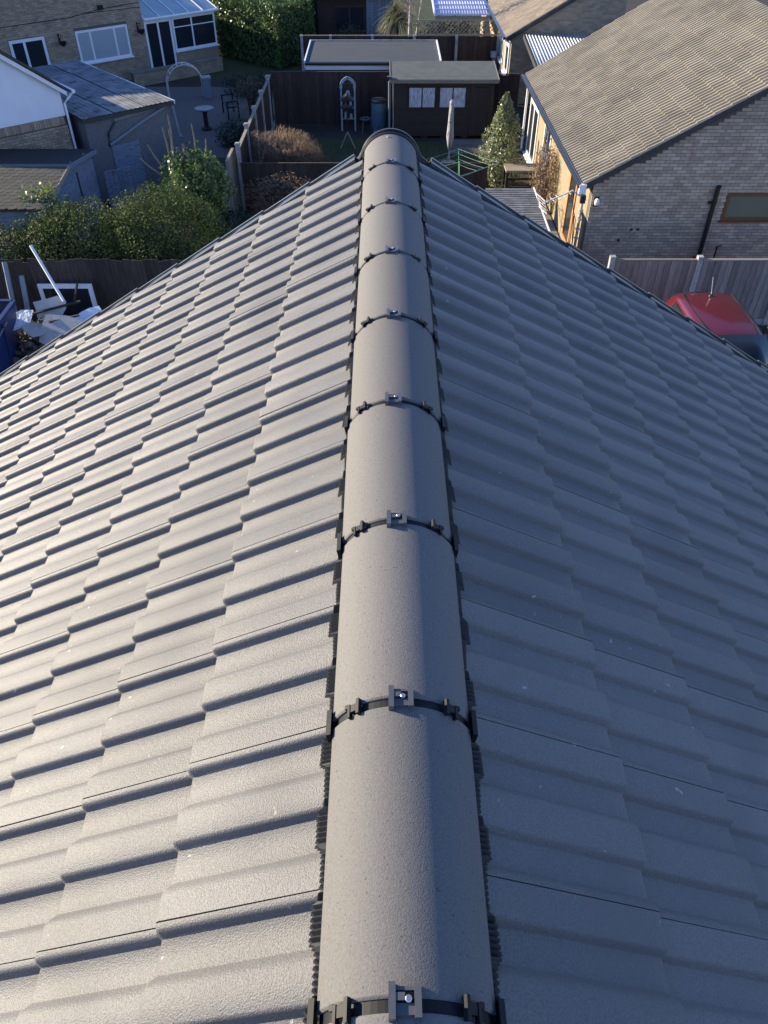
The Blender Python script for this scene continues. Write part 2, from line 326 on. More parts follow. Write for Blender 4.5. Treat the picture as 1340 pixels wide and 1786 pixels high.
def box_pts(n, x0, x1, y0, y1, z0, z1, depth=0.25):
    """points near the surface of a clipped block (front, left, right, top)"""
    A = np.array([(x1 - x0) * (z1 - z0), (x1 - x0) * (z1 - z0), (y1 - y0) * (z1 - z0), (y1 - y0) * (z1 - z0), (x1 - x0) * (y1 - y0)]); f = nrng.choice(5, n, p=A / A.sum())
    u, v, d = nrng.random(n), nrng.random(n), nrng.random(n) ** 1.5 * depth
    X = x0 + (x1 - x0) * u; Y = y0 + (y1 - y0) * v; Z = z0 + (z1 - z0) * nrng.random(n)
    N = np.zeros((n, 3))
    X = np.where(f == 2, x0 + d, np.where(f == 3, x1 - d, X)); Y = np.where(f == 0, y0 + d, np.where(f == 1, y1 - d, Y)); Z = np.where(f == 4, z1 - d, Z)
    N[f == 0] = (0, -1, 0); N[f == 1] = (0, 1, 0); N[f == 2] = (-1, 0, 0); N[f == 3] = (1, 0, 0); N[f == 4] = (0, 0, 1)
    P = np.stack([X, Y, Z], 1); P += N * (0.09 * np.sin(P[:, [0]] * 4.1 + P[:, [2]] * 3) * np.cos(P[:, [1]] * 3.7 + P[:, [2]] * 5) + nrng.normal(0, .03, (n, 1)))
    return P, N

def bricks(parent, m, o, u, nrm, L, z0, ztop, holes=(), singles=0, u0=0.0, world=None, bl=0.215, bh=0.065, joint=0.010, name='brick'):
    """stretcher bond on a wall plane: o + u*a + Z*h; bricks stand 6 mm proud of the mortar. singles: that many become objects of their own"""
    u, nrm, o = Vector(u), Vector(nrm), Vector(o); up = Vector((0, 0, 1))
    full = MB(); full.box(0, bl, -0.02, 0.006, 0, bh); del full.f[2]; fm = full.mesh(name, m)
    rest = MB(); cand = []
    nrow = int((max(ztop(a) for a in np.linspace(u0, L, 60)) - z0) / (bh + joint)) + 1
    for r in range(nrow):
        h = z0 + r * (bh + joint); a = u0 - (0.5 * (bl + joint) if r % 2 else 0)
        while a < L:
            a0, a1 = max(a, u0), min(a + bl, L); a += bl + joint
            if a1 - a0 < 0.03: continue
            if h + bh > min(ztop(a0), ztop(a1)): continue
            segs = [(a0, a1)]
            for (p, q, s, t) in holes:
                if h + bh > s and h < t:
                    segs = [z for (b0, b1) in segs for z in ((b0, min(b1, p)), (max(b0, q), b1)) if z[1] - z[0] > 0.03]
            for (b0, b1) in segs:
                j = rng.uniform(-0.002, 0.003)
                whole = abs(b1 - b0 - bl) < 1e-4
                c = o + u * (b0) + up * h + nrm * j
                if whole and singles and (world is None or in_view(world @ (c + u * .1))): cand.append(c)
                else: rest.obox(o + u * (b0 + b1) / 2 + up * (h + bh / 2) + nrm * (j - 0.007), u * (b1 - b0) / 2, nrm * 0.013, up * bh / 2)
    if singles and len(cand) > singles:
        wcam = Vector((0, 0, CAM_H)); cand.sort(key=lambda c: ((world @ c if world else c) - wcam).length)
        for c in cand[singles:]: rest.obox(c + u * bl / 2 + up * bh / 2 - nrm * 0.007, u * bl / 2, nrm * 0.013, up * bh / 2)
        cand = cand[:singles]
    for c in cand: link(name, fm, parent, frame_m(c, u, nrm, up))
    if rest.f:
        r = rest.build(name + 'work' if name == 'brick' else name + '_rows', m, parent); r['kind'] = 'stuff'
# ================================================================== THE HOUSE UNDER THE CAMERA
RZ = 7.883                 # crown of the ridge tiles
YF = 3.86                  # far gable
YB = -1.45                 # near end, behind the camera
house = thing('house', 'house with dark concrete tiled roof and half-round ridge filling the foreground', 'house', (0, 0, 0))
C30, S30 = math.cos(R(30)), math.sin(R(30))
PLZ = RZ - 0.0535
PITCH_V = 0.2862
TH = 0.0194
def smooth(t): t = max(0.0, min(1.0, t)); return 0.45 * t + 0.55 * t * t * (3 - 2 * t)
def profile(s, seg):
    """height of the tile across its width; seg: (start of fall, end of fall, start of rise, end of rise) per roll"""
    h = 1.0
    for a, b, c, d in seg:
        if s < a: continue
        if s < b: h = 1 - ((s - a) / (b - a)) ** 1.2
        elif s < c: h = 0.0
        elif s < d: h = 1 - (1 - (s - c) / (d - c)) ** 1.4
        else: h = 1.0
    return TH * h
LSEG = [(0.010, 0.0195, 0.074, 0.098), (0.151, 0.1605, 0.217, 0.241)]
RSEG = [(0.056, 0.0655, 0.116, 0.140), (0.199, 0.2085, 0.258, 0.2825)]
def tile_mesh(seg, name, near):
    """near = -1: the tile runs towards the camera from its joint"""
    W = PITCH_V - 0.0022
    ss = sorted(set([0, W] + [x for q in seg for (a, b, c, d) in [q] for x in (a - .002, a + (b - a) * .2, a + (b - a) * .4, a + (b - a) * .6, a + (b - a) * .8, b - .0004, b + .0004, c - .0004, c + .0004, c + (d - c) * .25, c + (d - c) * .5, c + (d - c) * .75, d + .002)]))
    ss = [x for x in ss if 0 <= x <= W]
    G = 0.28; b = MB(); rows = []
    for u, dz in ((-0.12, 0), (G * 0.5, 0), (G - 0.009, 0), (G - 0.0085, -0.0001), (G - 0.003, -0.0022), (G, -0.0065)):
        rows.append([(u, -x if near else x, profile(x, seg) + 0.021 * u / G + dz) for x in ss])
    rows.append([(G - 0.0015, -x if near else x, profile(x, seg) + 0.0055) for x in ss]); rows.append([(G - 0.03, -x if near else x, profile(x, seg) + 0.0045) for x in ss])
    b.grid(rows, flip=True)
    for e in (0, -1):       # side edges
        col = [r[e] for r in rows[:6]]; low = [(p[0], p[1], p[2] - 0.012) for p in col]
        b.grid([col, low])
    return b.mesh(name, M['tile'], True)
tl, tr = tile_mesh(LSEG, 'roof_tile', True), tile_mesh(RSEG, 'roof_tile', True)
rest_v, rest_f, nv = [], [], 0
cands = []
for side, me, S0, G, y0 in ((-1, tl, 0.452, 0.279, 0.767), (1, tr, 0.487, 0.283, 0.504)):
    dn = Vector((side * C30, 0, -S30)); nn = Vector((side * S30, 0, C30)); yy = Vector((0, 1, 0))
    k0 = int((YB - y0) / PITCH_V); k1 = int((YF - y0) / PITCH_V) + 2
    for c in range(16):
        for k in range(k0, k1):
            yt = y0 + k * PITCH_V
            if yt - PITCH_V > YF - 0.02 or yt < YB: continue
            if yt > YF + 0.25: continue
            o = Vector((0, yt, PLZ)) + dn * (S0 + (c - 1) * G) + nn * rng.uniform(-0.0006, 0.0008) + dn * rng.uniform(-0.0015, 0.0015)
            m = frame_m(o, dn * (G / 0.28), yy, nn)
            a = rng.uniform(-0.0025, 0.0025); m = m @ Matrix.Rotation(a, 4, 'Z') @ Matrix.Rotation(rng.uniform(-0.003, 0.003), 4, 'Y')
            ctr = o + dn * G * 0.7 - yy * 0.14
            clip = yt > YF
            cands.append((ctr, m, me, clip, yt))
vis = [q for q in cands if in_view(q[0], 0.10) and q[0].x * q[0].x < 9]
vis.sort(key=lambda q: (q[0] - cam.location).length)
single = set(id(q) for q in vis[:300])
for q in cands:
    ctr, m, me, clip, yt = q
    if clip:       # verge tile, cut at the gable
        me2 = me.copy(); 
        for v in me2.vertices:
            if v.co.y > YF - yt: v.co.y = YF - yt
        me = me2
    if id(q) in single: link('roof_tile', me, house, m)
    else:
        co = [m @ v.co for v in me.vertices]; rest_v += [tuple(p) for p in co]
        rest_f += [tuple(i + nv for i in p.vertices) for p in me.polygons]; nv += len(co)
bm_ = MB(); bm_.v, bm_.f = rest_v, rest_f
r_ = bm_.build('roof_tiles', M['tile'], house, True); r_['kind'] = 'stuff'
# underlay just below the tiles
b = MB()
for sd in (-1, 1):
    o = Vector((0, 0, PLZ - 0.030)); dn = Vector((sd * C30, 0, -S30))
    q = [o + Vector((0, YB, 0)), o + Vector((0, YF - 0.02, 0)), o + Vector((0, YF - 0.02, 0)) + dn * 4.9, o + Vector((0, YB, 0)) + dn * 4.9]
    b.prism(q, (0, 0, -0.09))
b.build('roof_deck', M['membrane'], house)
# walls with gables
b = MB(); zw = PLZ - 0.13
def gable(y0, y1): b.prism([(-4.0, y0, 0), (4.0, y0, 0), (4.0, y0, zw - 4.0 * S30 / C30 - .06), (0, y0, zw - .06), (-4.0, y0, zw - 4.0 * S30 / C30 - .06)], (0, y1 - y0, 0))
gable(YF - 0.45, YF - 0.16)
b.box(-4.0, -3.75, YB - 0.4, YF - 0.45, 0, 5.2); b.box(3.75, 4.0, YB - 0.4, YF - 0.45, 0, 5.2)
gable(YB - 0.7, YB - 0.4)
b.build('wall', M['brick_brown'], house)
for sd in (-1, 1):
    b = MB(); x = sd * 4.32; b.box(x - .06, x + .06, YB, YF - .1, 5.05, 5.15); b.build('gutter', M['blackpipe'], house)

# ---- ridge tiles
RR, HA = 0.134, R(64)
J0, JS = 0.299, 0.45
zc = RZ - RR
def arc(r, a0, a1, n): return [(r * math.sin(a0 + (a1 - a0) * i / n), zc + r * math.cos(a0 + (a1 - a0) * i / n)) for i in range(n + 1)]
def ridge_mesh(L):
    b = MB(); o, i = arc(RR, -HA, HA, 72), arc(RR - .016, -HA, HA, 72)
    ro, ri = arc(RR - .0035, -HA, HA, 72), arc(RR - .016, -HA, HA, 72)
    ys = [(0.0, ro), (0.0035, o), (0.0045, o), (L * .33, o), (L * .66, o), (L - 0.0045, o), (L - 0.0035, o), (L, ro)]
    b.grid([[(x, y, z) for x, z in p] for y, p in ys])
    b.grid([[(x, 0, z) for x, z in ro], [(x, 0, z) for x, z in i]], True)
    b.grid([[(x, L, z) for x, z in ro], [(x, L, z) for x, z in i]])
    for e in (0, -1): b.grid([[(o[e][0], y, o[e][1]) for y in (0, L)], [(i[e][0], y, i[e][1]) for y in (0, L)]], e == 0)
    return b.mesh('ridge_tile', M['ridge'], True)
rm = ridge_mesh(JS - 0.016); rl = ridge_mesh(0.405)
for k in range(-4, 8):
    m = Matrix.Translation((rng.uniform(-.002, .002), J0 + JS * k + 0.008, rng.uniform(-.0015, .001))) @ Matrix.Rotation(rng.uniform(-.004, .004), 4, 'Z')
    link('ridge_tile', rl if k == 7 else rm, house, m)
# union band, centre clamp and side clips at every joint
ub = MB(); a_, i_ = arc(RR - 0.006, -HA - .03, HA + .03, 30), arc(RR - 0.02, -HA - .03, HA + .03, 30)
ub.grid([[(x, -.013, z) for x, z in i_], [(x, -.009, z) for x, z in a_], [(x, .009, z) for x, z in a_], [(x, .013, z) for x, z in i_]])
for sd in (-1, 1):
    x0 = (RR + .002) * math.sin(HA) * sd; z0 = zc + RR * math.cos(HA)
    ub.obox((x0 + sd * .004, 0, z0 - .004), (.0042, 0, -.002 * sd), (0, .025, 0), (.002 * sd, 0, .012))
ubm = ub.mesh('ridge_union', M['black'], False)
cb = MB()      # centre clamp: two upright bars joined by a bridge with a screw eye
for sx, L in ((-1, .021), (1, .019)): cb.box(sx * .0165 - .0045, sx * .0165 + .0045, -L, L, RZ - .004, RZ + .0095)
cb.box(-.0125, .0125, -.015, -.002, RZ - .006, RZ + .004); cb.box(-.012, .012, .012, .0165, RZ - .004, RZ + .0055)
cb.box(-.012, .0, .000, .009, RZ + .004, RZ + .0085)
cbm = cb.mesh('clamp', M['greyplastic'])
ey = MB(); ey.lathe([(.0, .0095), (.0035, .0095), (.0045, .0085), (.0045, .004)], (.004, .004, RZ), 12); eym = ey.mesh('screw', M['steel'])
def side_clip(sd):
    b = MB(); t = sd * R(37); er = Vector((math.sin(t), 0, math.cos(t))); et = Vector((math.cos(t), 0, -math.sin(t))); yv = Vector((0, 1, 0)); o = Vector((0, 0, zc)) + er * RR
    b.obox(o + er * .0035 - et * .008 * sd, et * .003, yv * .0145, er * .0045); b.obox(o + er * .003 + et * .011 * sd - yv * .004, et * .0024, yv * .0125, er * .0045)
    b.obox(o + er * .002, et * .009, yv * .007, er * .004); b.obox(o + er * .004 + et * .017 * sd + yv * .006, et * .003, yv * .004, er * .003)
    return b.mesh('side_clip', M['black'])
scm = [side_clip(-1), side_clip(1)]
for k in range(-3, 8):
    u = link('ridge_union', ubm, house, Matrix.Translation((rng.uniform(-.0015, .0015), J0 + JS * k, 0)))
    for nm, me, dx in (('clamp', cbm, -.003), ('side_clip', scm[0], 0), ('side_clip', scm[1], 0)):
        link(nm, me, u, Matrix.Translation((dx + rng.uniform(-.002, .002), rng.uniform(-.002, .003), .0005)))
    link('screw', eym, u, Matrix.Translation((-.003, 0, .0005)))
# pleated soft ridge seal, pushed into the tile pans
for sd, seg, y0 in ((-1, LSEG, 0.767), (1, RSEG, 0.504)):
    b = MB(); rows = [[], [], [], []]; y = YB; i = 0
    while y < YF - 0.03:
        s = (y0 - y) % PITCH_V; h = profile(s, seg) / TH
        nz = 0.5 + 0.5 * math.sin(y * 31.0) * math.sin(y * 12.3)
        out = 0.1255 + 0.0135 * (1 - h) + 0.004 * nz + (0.0025 if i % 2 else -0.0025)
        zs = PLZ + 0.012 - out * S30 / C30 + TH * h / C30
        up = (0.0036 if i % 2 else -0.0036)
        rows[0].append((sd * 0.096, y, zs + 0.026)); rows[1].append((sd * (out - 0.016), y, zs + 0.016 + up)); rows[2].append((sd * (out - 0.003), y, zs + 0.010 + up)); rows[3].append((sd * out, y, zs + 0.000))
        y += 0.0046; i += 1
    b.grid(rows, sd > 0); b.build('ridge_seal', M['seal'], house)
# dry verge caps, one per course
for sd, S0, G in ((-1, 0.452, 0.279), (1, 0.487, 0.283)):
    dn = Vector((sd * C30, 0, -S30)); nn = Vector((sd * S30, 0, C30)); me = None
    b = MB(); L = G + 0.03
    for (ya, yb, za, zb) in ((-.040, .022, .0185, .0235), (.016, .024, -.10, .0185), (-.040, -.034, .008, .0185)): b.box(0, L, ya, yb, za, zb)
    b.box(L - .012, L + .004, -.036, .0235, .0230, .0285); b.box(0, L, .010, .0245, .0230, .030)
    me = b.mesh('verge_cap', M['verge'])
    for c in range(16):
        o = Vector((0, YF + 0.012, PLZ)) + dn * (S0 + (c - 1) * G - .015) + nn * .0105
        if c == 0: o = o + dn * .02
        m = frame_m(o, dn, Vector((0, 1, 0)), nn) @ Matrix.Rotation(0.028 if True else 0, 4, 'Y') @ Matrix.Rotation(rng.uniform(-.004, .004), 4, 'Z')
        link('verge_cap', me, house, m)
# end cap: raised rim over the last ridge tile, flaring on to the verges
b = MB(); rows = []
A1 = R(71)
for y, r in ((YF - .012, .131), (YF - .012, .1385), (YF + .002, .1395), (YF + .0022, .1455), (YF + .024, .1455), (YF + .024, .10)):
    ln = arc(r, -A1, A1, 36)
    row = [(x, y, z) for x, z in ln]
    e = row[-1]; f = (e[0] + .055, y, e[2] - .050 - .010)
    mid = (e[0] + .014, y, e[2] - .026)
    row = [(-f[0], y, f[2]), (-mid[0], y, mid[2])] + row + [mid, f]
    rows.append(row)
b.grid(rows); b.build('ridge_end_cap', M['endcap'], house, True)
b = MB(); b.poly([(x, YF + .02, z) for x, z in arc(.140, -A1, A1, 24)]); b.build('end_disc', M['black'], house)
b = MB(); ln, l2 = arc(.1325, -R(66), R(66), 30), arc(.139, -R(66), R(66), 30)
b.grid([[(x, YF - .030, z) for x, z in ln], [(x, YF - .026, z) for x, z in l2], [(x, YF - .006, z) for x, z in l2]]); b.build('end_gasket', M['black'], house)
b = MB(); b.lathe([(0, .006), (.004, .006), (.007, .003), (.0075, -.002)], (-.012, YF - .075, RZ), 12); b.build('screw', M['steel'], house)
# ================================================================== GROUND
def sheet(name, m, pts, z, kind='structure'):
    b = MB(); b.poly([(x, y, z) for x, y in pts]); o = b.build(name, m); o['kind'] = kind; return o
sheet('ground', M['soil'], [(-300, -300), (300, -300), (300, 300), (-300, 300)], 0)
sheet('lawn', M['lawn'], [(-4.2, 23.6), (3.4, 23.6), (3.6, 29.6), (-4.2, 30.6)], .006)
sheet('driveway', M['gravel'], [(4.0, 3.0), (14, 3.0), (14, 16.3), (4.0, 16.3)], .006)
sheet('side_path', M['paving'], [(3.9, 16.5), (4.95, 16.5), (4.95, 24.0), (3.9, 24.0)], .008)
sheet('gable_path', M['gravel'], [(4.97, 16.5), (14, 16.5), (14, 18.85), (4.97, 18.85)], .010)
sheet('gravel_yard', M['gravel'], [(-9.6, 28.2), (-4.4, 28.2), (-4.4, 37.5), (-13, 37.5)], .006)
sheet('side_yard', M['gravel'], [(-12, 8), (-4.1, 8), (-4.1, 16.25), (-12, 16.25)], .006)
sheet('shed_path', M['paving'], [(2.3, 28.6), (4.3, 28.6), (4.3, 30.25), (2.3, 30.25)], .012)
n = 9000
P = np.stack([nrng.uniform(-4.1, 3.4, n), nrng.uniform(23.7, 29.6, n), np.full(n, .035)], 1)
g = leaves('grass', P, np.tile((0., -0.7, .6), (n, 1)), 0.085, M['grass'], None, .16, .5, -2.0); tag(g, kind='stuff')

# ================================================================== helpers for roofs
def rib_tile(name, m, W, G, nrib, amp, lap=.03, step=.022, broad=0.5):
    b = MB(); n = nrib * 6; xs = [W * i / n for i in range(n + 1)]
    def h(x):
        p = (x / W * nrib) % 1.0; return amp * max(0.0, math.sin(min(p / broad, 1.0) * math.pi)) ** .6 if p < broad else 0.0
    W2 = W - .004
    rows = [[(min(x, W2), u, h(x) + step * (1 - u / G)) for x in xs] for u in (G + lap, 0.0)]
    rows.append([(min(x, W2), 0.0, h(x) + step * (1 - 0) - step * .95) for x in xs])
    b.grid(rows, True); return b.mesh(name, m)
def tile_roof(parent, m, tile, o, ax, up, nrows, ncols, W, G, singles, name='roof_tile'):
    """o: eave corner; ax: along the eave; up: up the slope"""
    o, ax, up = Vector(o), Vector(ax), Vector(up); nn = ax.cross(up); c = []
    flip = nn.z < 0
    if flip: nn = -nn
    pw = parent.matrix_basis
    for r in range(nrows):
        for k in range(ncols):
            p = o + ax * (k * W + rng.uniform(-.002, .002)) + up * (r * G + rng.uniform(-.004, .004)) + nn * rng.uniform(-.002, .003)
            c.append((p, frame_m(p, ax, up, nn) @ Matrix.Rotation(rng.uniform(-.006, .006), 4, 'Z')))
    vis = [q for q in c if in_view(pw @ q[0], .02)]; vis.sort(key=lambda q: (pw @ q[0] - cam.location).length)
    keep = set(id(q) for q in vis[:singles]); R_ = MB(); nv = 0
    for q in c:
        if id(q) in keep: link(name, tile, parent, q[1])
        else:
            R_.v += [tuple(q[1] @ v.co) for v in tile.vertices]; R_.f += [tuple(i + nv for i in p.vertices) for p in tile.polygons]; nv += len(tile.vertices)
    if R_.f:
        r = R_.build(name + 's', m, parent); r['kind'] = 'stuff'
def window(parent, name, o, u, n, w, h, t=.06, mull=(), trans=(), fm=None, gm=None, sill=0.0, depth=.05, proud=.02):
    """frame (part) with its panes (sub-parts); o lower left corner on the wall, u along it, n outwards"""
    o, u, n = Vector(o), Vector(u), Vector(n); up = Vector((0, 0, 1)); b = MB(); fm = fm or M['white']; gm = gm or M['glass']
    def rect(a0, a1, b0, b1, d0, d1): b.obox(o + u * (a0 + a1) / 2 + up * (b0 + b1) / 2 + n * (d0 + d1) / 2, u * (a1 - a0) / 2, n * (d1 - d0) / 2, up * (b1 - b0) / 2)
    rect(0, t, 0, h, -depth, proud); rect(w - t, w, 0, h, -depth, proud); rect(t, w - t, 0, t, -depth, proud); rect(t, w - t, h - t, h, -depth, proud)
    xs = [t] + [x for x in mull for x in (x - t * .45, x + t * .45)] + [w - t]
    for x in mull: rect(x - t * .45, x + t * .45, t, h - t, -depth, proud - .003)
    if sill: rect(-.05, w + .05, -.045, -.002, -depth, sill)
    f = b.build(name, fm, parent)
    gms = gm if isinstance(gm, list) else [gm] * 9
    for i in range(0, len(xs), 2):
        zs = [t] + [z for z in trans for z in (z - .02, z + .02)] + [h - t]
        for z in trans: MB().obox(o + u * (xs[i] + xs[i + 1]) / 2 + up * z + n * .003, u * (xs[i + 1] - xs[i]) / 2, n * .02, up * .02).build('glazing_bar', fm, f)
        for j in range(0, len(zs), 2):
            MB().obox(o + u * (xs[i] + xs[i + 1]) / 2 + up * (zs[j] + zs[j + 1]) / 2 + n * .004, u * (xs[i + 1] - xs[i]) / 2, n * .006, up * (zs[j + 1] - zs[j]) / 2).build('pane', gms[i // 2], f)
    return f

# ================================================================== BUNGALOW ON THE RIGHT
EX, EY, EZ = 4.74, 18.77, 2.43; T29 = math.tan(R(29.5)); RXX = 9.5
bung = thing('bungalow', 'grey brick bungalow with ribbed lichen-spotted roof behind the right-hand fence', 'bungalow', (EX, EY, 0))
def L_(x, y, z): return (x - EX, y - EY, z)
zt = lambda X: 2.43 - .20 + (min(X, 2 * RXX - X) - EX) * T29
b = MB(); b.prism([L_(5.006, 18.90, 0), L_(13.99, 18.90, 0), L_(13.99, 18.90, zt(13.99)), L_(RXX, 18.90, zt(RXX)), L_(5.006, 18.90, zt(5.006))], (0, .25, 0)); b.build('gable_wall', M['mortar'], bung)
b = MB(); b.box(.26, .5, .385, 10.2, 0, 2.28); b.build('facade', M['brick_buff'], bung)
bricks(bung, M['brick_grey'], L_(5.0, 18.90, 0), (1, 0, 0), (0, -1, 0), 8.95, 0.0, lambda a: zt(5.0 + a) + .02, holes=[(3.27, 4.57, 1.50, 2.17)], singles=300, world=Matrix.Translation((EX, EY, 0)))
c29, s29 = math.cos(R(29.5)), math.sin(R(29.5))
b = MB(); o = Vector((-.0, 0.03, 2.43 - .075))
b.prism([o, o + Vector((0, 10.25, 0)), o + Vector(((RXX - EX), 10.25, (RXX - EX) * T29)), o + Vector((RXX - EX, 0, (RXX - EX) * T29))], (0, 0, -.09)); 
b.prism([o + Vector((2 * (RXX - EX), 0, 0)), o + Vector((2 * (RXX - EX), 10.25, 0)), o + Vector((RXX - EX + .004, 10.25, (RXX - EX) * T29 + .07)), o + Vector((RXX - EX + .004, 0, (RXX - EX) * T29 + .07))], (0, 0, -.09)); b.build('roof_deck', M['fascia'], bung)
rt = rib_tile('ribbed_tile', M['oldtile'], .33, .385, 2, .058, broad=0.60)
tile_roof(bung, M['oldtile'], rt, (0, 0.0, 2.43 - .045), (0, 1, 0), (c29, 0, s29), 15, 31, .333, .385, 300)
b = MB(); b.bar((-.04, .10, 2.31), (-.04, 10.3, 2.31), .025, .16); b.build('fascia_board', M['white'], bung)
b = MB(); b.tube([(-.10, -.02, 2.365), (-.10, 10.32, 2.365)], .055, 8); b.build('gutter', M['blackpipe'], bung)
b = MB(); b.box(-.115, .05, -.055, .06, 2.20, 2.41); b.prism([(-.115, -.055, 2.20), (.05, -.055, 2.20), (.10, -.055, 2.05), (.05, -.055, 2.05)], (0, .08, 0)); b.build('eave_box', M['white'], bung)
b = MB(); v0 = Vector((0.02, .055, 2.345)); b.bar(v0, v0 + Vector((RXX - EX, 0, (RXX - EX) * T29)), .12, .13); b.build('verge_undercloak', M['fascia'], bung)
window(bung, 'gable_window', L_(8.27, 18.90, 1.50), (1, 0, 0), (0, -1, 0), 1.30, .67, .085, fm=M['brownframe'], gm=M['glass_green'], sill=.05, depth=.09)
b = MB(); b.tube([L_(7.96, 18.80, .05), L_(7.96, 18.80, 2.34)], .056, 10); dp = b.build('soil_pipe', M['blackpipe'], bung)
for z in (.55, 1.95): b = MB(); b.box(3.15, 3.29, .02, .128, z - .015, z + .015); b.box(3.10, 3.16, .06, .128, z - .03, z + .03); b.build('pipe_bracket', M['blackpipe'], dp)
b = MB(); b.tube([L_(7.97, 18.795, 2.335), L_(7.97, 18.795, 2.37)], .062, 10, .05); b.build('pipe_cap', M['tyre'], dp)
b = MB(); b.lathe([(0, .13), (.035, .12), (.06, .08), (.065, .02), (.05, -.03), (.0, -.05)], L_(5.13, 18.82, 1.93), 14); wl = b.build('wall_lamp', M['lampwhite'], bung, True)
b = MB(); b.box(.33, .45, .105, .125, 1.84, 2.08); b.build('lamp_base', M['darktrim'], wl)
b = MB(); b.tube([L_(8.37, 18.83, .35), L_(8.37, 18.83, .86), L_(8.44, 18.80, .90)], .02, 6); wp = b.build('water_pipe', M['blackpipe'], bung); b = MB(); b.lathe([(0, .05), (.03, .04), (.03, -.03), (0, -.04)], L_(8.44, 18.79, .90), 8); b.build('tap', M['steel'], wp)
for x, z in ((6.13, 1.27), (6.29, 1.27), (5.86, 1.0)): b = MB(); b.box(x - EX - .035, x - EX + .035, .118, .132, z - .03, z + .03); b.build('air_brick', M['darktrim'], bung)
# openings on the sunlit side
FX = 5.0 - EX
window(bung, 'patio_door', (FX, 28.75 - EY, .05), (0, -1, 0), (-1, 0, 0), 1.75, 1.75, .11, mull=(.87,), gm=M['glass'], depth=.03, proud=.03, sill=.12)
window(bung, 'side_window', (FX, 25.75 - EY, 1.0), (0, -1, 0), (-1, 0, 0), 1.2, .95, .09, mull=(.6,), gm=M['glass_green'], depth=.03, proud=.03, sill=.12)
window(bung, 'timber_door', (FX, 21.35 - EY, .1), (0, -1, 0), (-1, 0, 0), .95, 1.98, .12, fm=M['terracotta'], gm=M['glass'], depth=.03, proud=.03)
b = MB(); b.tube([(.10, 10.1, .05), (.10, 10.1, 2.2), (-.02, 10.1, 2.33)], .04, 8); b.build('downpipe', M['white'], bung)

# television aerial on its mast at the corner of the bungalow
ae = thing('television_aerial', 'television aerial with square reflector grid on rusty mast at bungalow corner', 'aerial', (4.72, 18.62, 0))
b = MB(); b.tube([(0, 0, .0), (0, 0, 2.15)], .035, 8); b.build('mast', M['rust'], ae)
for z in np.arange(.25, 2.0, .23): b = MB(); b.box(-.05, .05, -.045, .045, z - .012, z + .012); b.build('clip', M['alu'], ae)
b = MB(); b.obox((0, 0, 2.12), (.06, 0, 0), (0, .05, 0), (0, 0, .09)); b.build('bracket', M['darktrim'], ae)
b = MB(); b.bar((.02, 0, 2.13), (-.30, -.12, 2.36), .03, .03); b.bar((-.30, -.12, 2.36), (-1.02, -.30, 2.12), .028, .028); b.build('boom', M['alu'], ae)
b = MB(); d = Vector((-.97, -.25, -.32)).normalized(); sx = d.cross(Vector((0, 0, 1))).normalized(); sz = sx.cross(d)
for t in (.10, .24, .38, .52): c = Vector((-.30, -.12, 2.36)) + d * t; b.bar(c - sx * .13, c + sx * .13, .014, .014)
b.build('elements', M['alu'], ae)['kind'] = 'stuff'
b = MB(); c = Vector((-1.02, -.30, 2.12))
for q in (-.16, .16): b.bar(c + sz * q - sx * .24, c + sz * q + sx * .24, .02, .02); b.bar(c + sx * q * 1.5 - sz * .18, c + sx * q * 1.5 + sz * .18, .02, .02)
for q in (-.08, 0, .08): b.bar(c + sz * q - sx * .24, c + sz * q + sx * .24, .010, .010)
b.build('reflector', M['alu'], ae)
b = MB(); b.tube([(-.28, -.11, 2.33), (-.2, -.02, 1.9), (-.08, .04, 1.6), (-.04, .03, .3)], .009, 5); b.build('cable', M['black'], ae)
pl = thing('timber_plank', 'orange timber plank leaning on the sunlit side wall beside the aerial mast', 'plank', (4.90, 20.2, 0), 0)
b = MB(); b.bar((0, -.35, .0), (.075, .15, 1.05), .03, .12); b.build('plank', M['terracotta'], pl)
# climbing shrub on the side wall
sh = thing('climbing_shrub', 'reddish brown bare climbing shrub against the sunlit bungalow wall', 'shrub', (4.72, 23.3, 0))
b = MB()
for k in range(26):
    y, p = rng.uniform(-.5, .8), [Vector((0, rng.uniform(-.1, .1), 0))]
    for j in range(5): p.append(p[-1] + Vector((rng.uniform(-.10, .08), (y - p[-1].y) * .3 + rng.uniform(-.1, .1), rng.uniform(.2, .42))))
    b.tube(p, .016, 5, .004)
b.build('stems', M['bark'], sh)
P, N = ellipsoid_pts(2600, (0, .1, 1.0), (.42, .8, .95), .3); leaves('foliage', P, N, .07, M['deadleaf'], sh)
pb = thing('potting_bench', 'pale-topped garden bench beside the variegated conical shrub', 'bench', (4.25, 24.7, 0))
b = MB(); b.box(-.55, .6, -.35, .32, .80, .86); b.build('bench_top', M['pale_wood'], pb)
for x in (-.5, .53):
    for y in (-.29, .26): b = MB(); b.box(x - .04, x + .04, y - .04, y + .04, 0, .80); b.build('leg', M['darkwood'], pb)
b = MB(); b.box(-.47, .50, -.30, -.26, .30, .36); b.box(-.47, .50, -.29, -.27, .55, .62); b.box(-.5, .55, -.25, .25, .22, .26); b.build('rail', M['darkwood'], pb)

